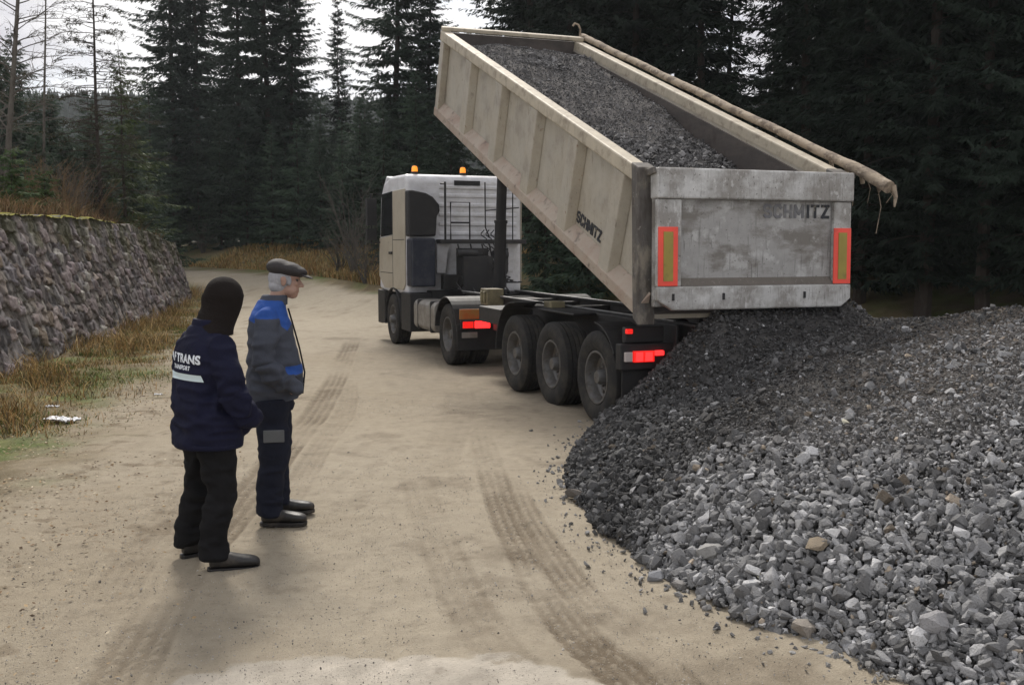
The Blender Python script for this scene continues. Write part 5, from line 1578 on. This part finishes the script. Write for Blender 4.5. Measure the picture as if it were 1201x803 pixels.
def smooth_poly3(poly, n):
    P = [np.array(p, float) for p in poly]
    if len(P) == 2: return [tuple(P[0] + (P[1] - P[0]) * k / n) for k in range(n + 1)]
    P = [2 * P[0] - P[1]] + P + [2 * P[-1] - P[-2]]
    o = []
    for i in range(1, len(P) - 2):
        for k in range(n):
            t = k / n; a, b, c, d = P[i - 1:i + 3]
            o.append(tuple(0.5 * ((2 * b) + (-a + c) * t + (2 * a - 5 * b + 4 * c - d) * t * t + (-a + 3 * b - 3 * c + d) * t ** 3)))
    o.append(tuple(P[-2]))
    return o

def ball(mb, c, r, n=18, m=12, rot=None):
    V, F = [], []
    for i in range(m + 1):
        th = math.pi * i / m
        for k in range(n):
            a = 2 * math.pi * k / n
            v = Vector((r[0] * math.sin(th) * math.cos(a), r[1] * math.sin(th) * math.sin(a), r[2] * math.cos(th)))
            if i in (0, m): v = Vector((0.002 * math.cos(a), 0.002 * math.sin(a), r[2] * (1 if i == 0 else -1)))
            if rot is not None: v = rot @ v
            V.append(tuple(v + Vector(c)))
    for i in range(m):
        for k in range(n):
            k2 = (k + 1) % n
            F.append((i * n + k, i * n + k2, (i + 1) * n + k2, (i + 1) * n + k))
    F.append(list(range(n))[::-1]); F.append([m * n + k for k in range(n)])
    mb.add(V, F)

def fuse(mb, name, mat, parent, voxel=0.010, smooth=6, wrinkle=None):
    """weld overlapping solids into one continuous skin"""
    o = mb.build(name, None)
    md = o.modifiers.new('weld', 'REMESH'); md.mode = 'VOXEL'; md.voxel_size = voxel; md.use_smooth_shade = True
    if smooth:
        ms = o.modifiers.new('relax', 'SMOOTH'); ms.factor = 0.5; ms.iterations = smooth
    me = evaluated(o)
    bpy.data.objects.remove(o)
    me.name = name
    if wrinkle:
        n = len(me.vertices)
        co = np.empty(n * 3, np.float32); me.vertices.foreach_get('co', co); co = co.reshape(-1, 3).astype(float)
        no = np.empty(n * 3, np.float32); me.vertices.foreach_get('normal', no); no = no.reshape(-1, 3)
        co = co + no * wrinkle(co)[:, None]
        me.vertices.foreach_set('co', co.astype(np.float32).ravel()); me.update()
    me.polygons.foreach_set('use_smooth', np.ones(len(me.polygons), bool))
    return obj(name, me, mat if not isinstance(mat, list) else None, parent)

def folds(amp, fx, fy, fz, seed, foci=()):
    """soft creases, stronger at the bends of the cloth"""
    def f(co):
        x, y, z = co.T
        w = 0.45 + sum(1.5 * np.exp(-(((x - c[0]) ** 2 + (y - c[1]) ** 2 + (z - c[2]) ** 2) / c[3] ** 2)) for c in foci)
        a = vnoise(x * fx + 3 * vnoise(z * 4, x * 3, y * 3, seed + 5), y * fy, z * fz, seed)
        b = vnoise(x * fx * 2.3, y * fy * 2.3, z * fz * 2.1, seed + 1)
        return amp * w * (-np.abs(a) * 1.6 + 0.5 + 0.4 * b)
    return f

def hand_parts(mb, wrist, d, up, s=1.0, side=1):
    """palm, four unequal curled fingers, thumb; d points down the hand, up is the back of the hand"""
    w = Vector(wrist); d = Vector(d).normalized(); up = Vector(up).normalized(); lat = d.cross(up).normalized() * side
    for k, o in enumerate((-0.028, -0.010, 0.010, 0.027)):
        limb(mb, [w, w + d * 0.05 * s + lat * o * s, w + d * 0.095 * s + lat * o * s], [0.017 * s, 0.015 * s, 0.012 * s], n=10)
        l = (0.070, 0.080, 0.074, 0.058)[k] * s
        p = w + d * 0.095 * s + lat * o * s
        q1 = p + (d * 0.9 - up * 0.35) * l * 0.45; q2 = q1 + (d * 0.55 - up * 0.8) * l * 0.32; q3 = q2 + (d * 0.2 - up * 1.0) * l * 0.25
        limb(mb, [p, q1, q2, q3], [0.0105 * s, 0.0095 * s, 0.0085 * s, 0.007 * s], n=10)
    t0 = w + d * 0.03 * s - lat * 0.025 * s
    limb(mb, [t0, t0 - lat * 0.028 * s + d * 0.025 * s - up * 0.012 * s, t0 - lat * 0.030 * s + d * 0.062 * s - up * 0.028 * s], [0.015 * s, 0.0115 * s, 0.009 * s], n=10)

def head_parts(mb, c, Rm, s=1.0):
    """c: middle of the head; Rm turns it; +y is the face"""
    def P(x, y, z): return c + Rm @ (Vector((x, y, z)) * s)
    def B(p, r): ball(mb, P(*p), tuple(q * s for q in r), 20, 14, Rm)
    B((0, -0.012, 0.035), (0.075, 0.094, 0.085))            # skull
    B((0, 0.022, -0.03), (0.061, 0.066, 0.080))             # face
    B((0, 0.048, -0.085), (0.036, 0.036, 0.030))            # chin
    for sx in (-1, 1):
        B((sx * 0.040, 0.030, -0.055), (0.024, 0.048, 0.036))     # jaw
        B((sx * 0.036, 0.064, -0.012), (0.022, 0.020, 0.018))     # cheek bone
        B((sx * 0.028, 0.077, 0.026), (0.026, 0.014, 0.009))      # brow
        B((sx * 0.077, -0.010, -0.002), (0.008, 0.020, 0.033))    # ear
        B((sx * 0.081, -0.018, 0.012), (0.008, 0.014, 0.018))
        B((sx * 0.014, 0.094, -0.030), (0.010, 0.012, 0.009))     # nostril wings
    limb(mb, [P(0, 0.083, 0.018), P(0, 0.095, -0.005), P(0, 0.110, -0.026)], [0.009 * s, 0.011 * s, 0.013 * s], n=10)   # nose
    B((0, 0.080, -0.056), (0.024, 0.012, 0.007)); B((0, 0.078, -0.067), (0.021, 0.012, 0.007))                        # lips

def eyes(c, Rm, s, parent):
    mb = MB()
    for sx in (-1, 1):
        ball(mb, c + Rm @ (Vector((sx * 0.030, 0.073, 0.010)) * s), (0.011 * s,) * 3, 14, 10)
    mb.build('eyes', M['eye'], parent, smooth=True)

def shoe(name, heel, yaw, length, parent, mat='leather'):
    """laced leather shoe, sole on z = 0"""
    Mx = Matrix.Translation(Vector(heel)) @ Matrix.Rotation(yaw, 4, 'Z')
    mb = MB(); V, F = [], []
    st = [(-0.008, 0.036, 0.10), (0.03, 0.045, 0.12), (0.09, 0.046, 0.125), (0.135, 0.050, 0.108), (0.18, 0.056, 0.096), (0.225, 0.058, 0.088), (0.268, 0.052, 0.080), (0.300, 0.030, 0.062)]
    n = 18
    for (y, w, h) in st:
        y *= length / 0.288
        for k in range(n):
            a = 2 * math.pi * k / n
            cx, sz = math.cos(a), math.sin(a)
            V.append((w * math.copysign(abs(cx) ** 0.7, cx), y, 0.024 + (h - 0.024) * 0.5 + (h - 0.024) * 0.5 * math.copysign(abs(sz) ** 0.8, sz)))
    m = len(st)
    for i in range(m - 1):
        for k in range(n):
            k2 = (k + 1) % n; F.append((i * n + k, i * n + k2, (i + 1) * n + k2, (i + 1) * n + k))
    F.append(list(range(n))[::-1]); F.append([(m - 1) * n + k for k in range(n)])
    mb.add(V, F, Mx)
    o = mb.build(name, M[mat], parent, smooth=True)
    sub = o.modifiers.new('round', 'SUBSURF'); sub.levels = sub.render_levels = 1
    so = MB(); outl = [(-0.036, 0.0), (-0.040, 0.06), (-0.043, 0.12), (-0.053, 0.19), (-0.053, 0.235), (-0.042, 0.275), (-0.018, 0.298), (0.018, 0.298), (0.042, 0.275), (0.053, 0.235), (0.053, 0.19), (0.043, 0.12), (0.040, 0.06), (0.036, 0.0), (0.02, -0.014), (-0.02, -0.014)]
    so.prism([(x, y * length / 0.288) for x, y in outl], 'z', 0.0, 0.026, Mx)
    so.build('sole', M[mat], o, 0.004)
    return o

def cling(me_src, target_me, y_from, y_dir, off=0.004):
    """lay flat lettering or tape against the cloth behind it"""
    bv = BVHTree.FromPolygons([v.co[:] for v in target_me.vertices], [p.vertices[:] for p in target_me.polygons])
    for v in me_src.vertices:
        h = bv.ray_cast(Vector((v.co.x, y_from, v.co.z)), Vector((0, y_dir, 0)))
        if h[0] is not None: v.co.y = h[0].y - y_dir * off
    me_src.update()

def strip_mesh(name, x0, x1, z0, z1, nx=40, nz=4, zf=None):
    V, Q = [], []
    for j in range(nz + 1):
        for i in range(nx + 1):
            x = x0 + (x1 - x0) * i / nx
            V.append((x, 0, z0 + (z1 - z0) * j / nz + (zf(x) if zf else 0)))
    for j in range(nz):
        for i in range(nx):
            a = j * (nx + 1) + i; Q.append((a, a + 1, a + nx + 2, a + nx + 1))
    me = bpy.data.meshes.new(name); me.from_pydata(V, [], Q); me.update()
    return me

# ---- man in the navy jacket, seen from behind, turned to the truck
def man_navy():
    root = empty('person', (-1.875, 5.90, float(terrain(-1.875, 5.9)) - 0.005), R(-45))
    root.rotation_euler = (Matrix.Rotation(R(2.2), 3, 'Y') @ Matrix.Rotation(R(-45), 3, 'Z')).to_euler()
    tag(root, 'person in navy jacket with white back print and dark knitted hat watching the truck', 'person')
    hc = Vector((0.03, 0.09, 1.615)); Rm = Matrix.Rotation(R(26), 3, 'Z') @ Matrix.Rotation(R(-6), 3, 'X')
    b = MB()
    limb(b, [(0, 0, 0.86), (0, 0, 1.0), (0, 0.0, 1.20), (0.0, -0.005, 1.33)], [0.12, 0.12, 0.12, 0.085])
    limb(b, [(-0.12, -0.005, 1.335), (0.12, -0.005, 1.335)], [0.045, 0.045])
    limb(b, [(0, -0.005, 1.38), (0.02, 0.04, 1.50), (0.03, 0.075, 1.58)], [0.062, 0.056, 0.056])
    head_parts(b, hc, Rm, 1.0)
    for s in (-1, 1):
        limb(b, [(s * 0.10, 0, 0.88), (s * 0.128, 0.02, 0.50), (s * 0.163, -0.01, 0.10)], [0.07, 0.044, 0.030])
        limb(b, [(s * 0.172, -0.015, 1.345), (s * 0.248, -0.005, 1.20), (s * 0.275, 0.03, 1.06), (s * 0.235, 0.13, 0.945), (s * 0.18, 0.175, 0.93)], [0.045, 0.042, 0.038, 0.030, 0.026])
        hand_parts(b, (s * 0.185, 0.16, 0.935), (-0.75 * s, 0.05, -0.35), (0.0, 1.0, 0.2), 0.9, s)
    fuse(b, 'body', M['skin'], root, 0.0075, 3)
    eyes(hc, Rm, 1.0, root)
    # trousers: loose, breaking over the shoes
    t = MB()
    t.add(*_mv(ring_loft([((0, 0, 0.74), 0.17, 0.135), ((0, 0, 0.88), 0.18, 0.14), ((0, 0, 0.96), 0.17, 0.13)])))
    limb(t, [(-0.095, 0.0, 0.82), (-0.13, 0.03, 0.50), (-0.175, -0.015, 0.24), (-0.185, -0.02, 0.075)], [0.115, 0.092, 0.082, 0.086], cap=False)
    limb(t, [(0.095, 0.0, 0.82), (0.125, 0.025, 0.50), (0.145, -0.02, 0.24), (0.145, -0.02, 0.075)], [0.118, 0.096, 0.083, 0.088], cap=False)
    fuse(t, 'trousers', M['black_cloth'], root, 0.010, 5, folds(0.013, 6, 6, 14, 701, [(0, 0, .78, .2), (.12, 0, .48, .15), (-.12, 0, .48, .15), (.12, 0, .14, .14), (-.15, 0, .14, .14)]))
    shoe('shoe', (0.15, -0.055, 0), R(-24), 0.285, root)
    shoe('shoe', (-0.18, -0.06, 0), R(-8), 0.285, root)
    # jacket
    j = MB()
    j.add(*_mv(ring_loft([((0, 0.005, 0.745), 0.232, 0.180), ((0, 0.005, 0.80), 0.238, 0.185), ((0, 0.0, 0.95), 0.238, 0.185), ((0, -0.005, 1.12), 0.228, 0.165), ((0, -0.015, 1.27), 0.226, 0.152), ((0, -0.02, 1.36), 0.205, 0.130), ((0, -0.012, 1.425), 0.150, 0.105), ((0.005, 0.0, 1.47), 0.105, 0.095)], 36)))
    for s in (-1, 1):
        limb(j, [(s * 0.172, -0.015, 1.362), (s * 0.248, -0.005, 1.20), (s * 0.275, 0.03, 1.06), (s * 0.235, 0.13, 0.945), (s * 0.165, 0.21, 0.905)], [0.082, 0.084, 0.077, 0.070, 0.062])
        limb(j, [(s * 0.09, 0.16, 0.97), (s * 0.12, 0.17, 0.86)], [0.075, 0.06])
    J = fuse(j, 'jacket', M['navy_cloth'], root, 0.009, 5, folds(0.016, 5, 5, 13, 711, [(0.26, .02, 1.08, .15), (-.26, .02, 1.08, .15), (0, -.15, .9, .25), (.15, 0, 1.34, .1), (-.15, 0, 1.34, .1), (.22, .1, .95, .12)]))
    co = MB().add(*_mv(ring_loft([((0.006, 0.0, 1.43), 0.118, 0.105), ((0.008, 0.006, 1.47), 0.106, 0.098), ((0.012, 0.012, 1.505), 0.100, 0.098)], 32)))
    fuse(co, 'collar', M['navy_cloth'], J, 0.007, 3)
    hm = MB(); hm.add(*_mv(ring_loft([((0, 0.005, 0.742), 0.236, 0.184), ((0, 0.005, 0.775), 0.240, 0.188)], 40))); fuse(hm, 'hem', M['navy_cloth'], J, 0.009, 3)
    # print and tape on the back
    def put(text, size, x, z, bold):
        me = text_mesh(text, size, 0.0, bold, 1.05)
        bm = bmesh.new(); bm.from_mesh(me); bmesh.ops.triangulate(bm, faces=bm.faces)
        bmesh.ops.subdivide_edges(bm, edges=bm.edges, cuts=1); bm.to_mesh(me); bm.free()
        me.transform(Matrix.Translation((x, 0, z)) @ Matrix.Rotation(math.pi / 2, 4, 'X'))
        cling(me, J.data, -1.0, 1.0)
        return obj('back_print', me, M['print'], J)
    put('AF TRANS', 0.070, 0.0, 1.275, 0.0030)
    put('TRANSPORT', 0.034, -0.01, 1.222, 0.0012)
    me = strip_mesh('reflective_tape', -0.175, 0.175, 1.150, 1.190); cling(me, J.data, -1.0, 1.0)
    obj('reflective_tape', me, M['reflective'], J)
    me = strip_mesh('reflective_tape', 0.11, 0.17, 1.245, 1.275, 12, 3); cling(me, J.data, 1.0, -1.0)
    obj('reflective_tape', me, M['reflective'], J)
    # knitted hat pulled down over a scarf
    h = MB()
    h.add(*_mv(ring_loft([((0.010, 0.010, 1.415), 0.140, 0.122), ((0.012, 0.020, 1.445), 0.124, 0.114), ((0.014, 0.038, 1.48), 0.115, 0.112), ((0.018, 0.062, 1.53), 0.110, 0.112), ((0.022, 0.078, 1.60), 0.112, 0.118), ((0.026, 0.084, 1.65), 0.110, 0.120)], 32)))
    ball(h, hc + Rm @ Vector((0, -0.012, 0.030)), (0.112, 0.126, 0.112), 28, 18, Rm)
    fuse(h, 'knitted_hat', M['brown_knit'], root, 0.008, 4, folds(0.009, 6, 6, 10, 721, [(0, 0, 1.50, .10)]))

def _mv(mb): return mb.V, mb.F

# ---- older man in the flat cap, in profile
def man_cap():
    root = empty('person', (-1.675, 6.86, float(terrain(-1.70, 6.86))), R(-80))
    tag(root, 'older person in flat cap and grey and blue work jacket standing in profile', 'person')
    hc = Vector((0.0, 0.105, 1.690)); Rm = Matrix.Rotation(R(0), 3, 'Z') @ Matrix.Rotation(R(-4), 3, 'X')
    b = MB()
    limb(b, [(0, 0, 0.92), (0, 0.02, 1.10), (0, 0.0, 1.28), (0.0, -0.005, 1.41)], [0.12, 0.13, 0.12, 0.085])
    limb(b, [(-0.14, -0.01, 1.435), (0.14, -0.01, 1.435)], [0.05, 0.05])
    limb(b, [(0, 0.0, 1.46), (0, 0.045, 1.57), (0, 0.085, 1.65)], [0.066, 0.060, 0.060])
    head_parts(b, hc, Rm, 1.05)
    for s in (-1, 1):
        limb(b, [(s * 0.10, 0, 0.94), (s * 0.105, 0.01, 0.53), (s * 0.12, -0.03, 0.11)], [0.07, 0.044, 0.030])
        limb(b, [(s * 0.180, -0.012, 1.425), (s * 0.245, -0.030, 1.28), (s * 0.262, -0.025, 1.13), (s * 0.235, 0.08, 1.015), (s * 0.195, 0.135, 0.985)], [0.045, 0.042, 0.038, 0.030, 0.026])
        hand_parts(b, (s * 0.20, 0.125, 0.99), (-0.75 * s, 0.10, -0.45), (0.1 * s, 1.0, 0.2), 0.95, s)
    fuse(b, 'body', M['skin'], root, 0.0065, 3)
    eyes(hc, Rm, 1.05, root)
    t = MB()
    t.add(*_mv(ring_loft([((0, 0.0, 0.80), 0.172, 0.14), ((0, 0.0, 0.93), 0.18, 0.15), ((0, 0, 1.0), 0.17, 0.14)])))
    limb(t, [(-0.10, 0.0, 0.88), (-0.11, 0.015, 0.55), (-0.125, 0.0, 0.26), (-0.13, 0.0, 0.075)], [0.118, 0.098, 0.088, 0.092], cap=False)
    limb(t, [(0.10, -0.005, 0.88), (0.11, 0.005, 0.55), (0.12, -0.03, 0.26), (0.12, -0.04, 0.075)], [0.122, 0.102, 0.090, 0.095], cap=False)
    T = fuse(t, 'trousers', M['dknavy_cloth'], root, 0.010, 5, folds(0.013, 6, 6, 14, 731, [(0, 0, .86, .2), (.11, 0, .52, .15), (-.11, 0, .52, .15), (.12, 0, .14, .14), (-.13, 0, .14, .14)]))
    # cargo pocket on the right thigh
    pk = MB().box(0.215, 0.232, -0.055, 0.085, 0.60, 0.685); pk.build('thigh_pocket', M['patch'], T, 0.006)
    shoe('shoe', (0.125, -0.085, 0), R(-6), 0.30, root)
    shoe('shoe', (-0.13, -0.04, 0), R(8), 0.30, root)
    j = MB()
    j.add(*_mv(ring_loft([((0, 0.012, 0.865), 0.192, 0.175), ((0, 0.015, 0.93), 0.205, 0.192), ((0, 0.020, 1.06), 0.212, 0.190), ((0, 0.008, 1.22), 0.215, 0.172), ((0, -0.008, 1.35), 0.222, 0.155), ((0, -0.012, 1.44), 0.205, 0.132), ((0, -0.004, 1.51), 0.145, 0.108), ((0, 0.012, 1.56), 0.098, 0.094)], 36)))
    for s in (-1, 1):
        limb(j, [(s * 0.180, -0.012, 1.440), (s * 0.245, -0.030, 1.28), (s * 0.262, -0.025, 1.13), (s * 0.235, 0.08, 1.015), (s * 0.185, 0.16, 0.965)], [0.082, 0.084, 0.077, 0.070, 0.058])
    def wr(co):
        return folds(0.015, 5, 5, 13, 741, [(0.25, 0, 1.12, .16), (-.25, 0, 1.12, .16), (0, 0, .92, .2), (.18, 0, 1.40, .1), (.2, .1, 1.0, .12)])(co)
    J = fuse(j, 'jacket', [1], root, 0.0075, 5, wr)
    J.data.materials.append(M['grey_cloth']); J.data.materials.append(M['blue_cloth'])
    for p in J.data.polygons:
        c = p.center
        yoke = c.z > 1.412 + 0.03 * math.cos(c.x * 9) - (0.055 if c.y > 0.03 else 0.0) and (abs(c.x) < 0.17 + 0.10 * max(0, c.z - 1.36) or c.z > 1.445)
        band = 1.055 < c.z < 1.115 and c.y > 0.075 and abs(c.x) < 0.20
        p.material_index = 1 if (yoke or band) else 0
    cl = MB().add(*_mv(ring_loft([((0, 0.010, 1.525), 0.112, 0.105), ((0, 0.022, 1.565), 0.098, 0.094), ((0, 0.032, 1.595), 0.090, 0.088)], 32)))
    fuse(cl, 'collar', M['grey_cloth'], J, 0.006, 3)
    # pocket flap, zip line
    zp = MB().tube([(0.0, 0.205, 0.90), (0.0, 0.222, 1.05), (0.0, 0.190, 1.22), (0.0, 0.155, 1.36), (0.0, 0.118, 1.50)], 0.006, 6); zp.build('zip', M['black_cloth'], J)
    # hair: short, grey, on the back and sides below the cap
    hr = MB()
    ball(hr, hc + Rm @ Vector((0, -0.026, 0.018)), (0.086, 0.096, 0.088), 22, 14, Rm)
    ball(hr, hc + Rm @ Vector((0, -0.045, -0.035)), (0.076, 0.070, 0.062), 20, 14, Rm)
    for s in (-1, 1): ball(hr, hc + Rm @ Vector((s * 0.076, 0.028, 0.004)), (0.010, 0.017, 0.034), 12, 10, Rm)
    H_ = fuse(hr, 'hair', M['hair'], root, 0.006, 2)
    # flat cap
    cp = MB()
    Rc = Rm @ Matrix.Rotation(R(-7), 3, 'X')
    ball(cp, hc + Rm @ Vector((0, 0.0, 0.082)), (0.104, 0.128, 0.056), 26, 14, Rc)
    ball(cp, hc + Rm @ Vector((0, -0.040, 0.088)), (0.100, 0.098, 0.062), 24, 14, Rc)
    ball(cp, hc + Rm @ Vector((0, 0.060, 0.072)), (0.092, 0.085, 0.042), 24, 14, Rc)
    CP = fuse(cp, 'flat_cap', M['capcloth'], root, 0.006, 4, folds(0.004, 9, 9, 12, 751))
    pe = MB(); ball(pe, hc + Rm @ Vector((0, 0.128, 0.044)), (0.078, 0.062, 0.010), 24, 10, Rm @ Matrix.Rotation(R(-16), 3, 'X'))
    pe.build('peak', M['capcloth'], CP, smooth=True)
man_navy()
man_cap()

# ================================================================== SMALL THINGS
def litter(x, y, s, seed, label):
    rng = np.random.default_rng(seed)
    n = 14; u = np.linspace(-1, 1, n); U, Vv = np.meshgrid(u, u)
    X = U * s + 0.12 * s * fbm(U * 2, Vv * 2, seed=seed); Y = Vv * s * 0.45 + 0.1 * s * fbm(U * 2 + 9, Vv * 2, seed=seed)
    Z = 0.03 + s * 0.35 * np.abs(fbm(U * 1.7, Vv * 1.7, seed=seed + 1)) + 0.02 * rng.random(U.shape)
    idx = np.arange(n * n).reshape(n, n)
    Q = np.stack([idx[:-1, :-1], idx[:-1, 1:], idx[1:, 1:], idx[1:, :-1]], -1).reshape(-1, 4)
    o = obj('crumpled_litter', np_mesh('crumpled_litter', np.stack([X, Y, Z], -1).reshape(-1, 3), Q), M['litter'])
    md = o.modifiers.new('thickness', 'SOLIDIFY'); md.thickness = 0.004
    o.location = (x, y, float(terrain(x, y))); o.rotation_euler.z = rng.uniform(-0.4, 0.4)
    tag(o, label, 'litter')
litter(-4.92, 10.7, 0.19, 801, 'flattened dirty white plastic litter lying on the grass verge')
litter(-5.45, 11.6, 0.07, 802, 'small crumpled white scrap in the grass behind the flattened litter')
litter(-4.55, 12.6, 0.05, 803, 'tiny white scrap on the verge nearest the wall end')

# ---- the damp air between here and the ridge
hz = MB().box(-445, 445, -11, 500, -1.6, 95)
HZ = hz.build('haze', None)
hm_, hn, hl_, hb_ = _new('damp_air')
hn.remove(hb_)
pv = hn.new('ShaderNodeVolumePrincipled')
pv.inputs['Color'].default_value = (0.86, 0.90, 0.96, 1)
pv.inputs['Density'].default_value = 0.00035
pv.inputs['Anisotropy'].default_value = 0.2
hl_.new(pv.outputs['Volume'], hn['Material Output'].inputs['Volume'])
HZ.data.materials.append(hm_)
tag(HZ, kind='stuff')
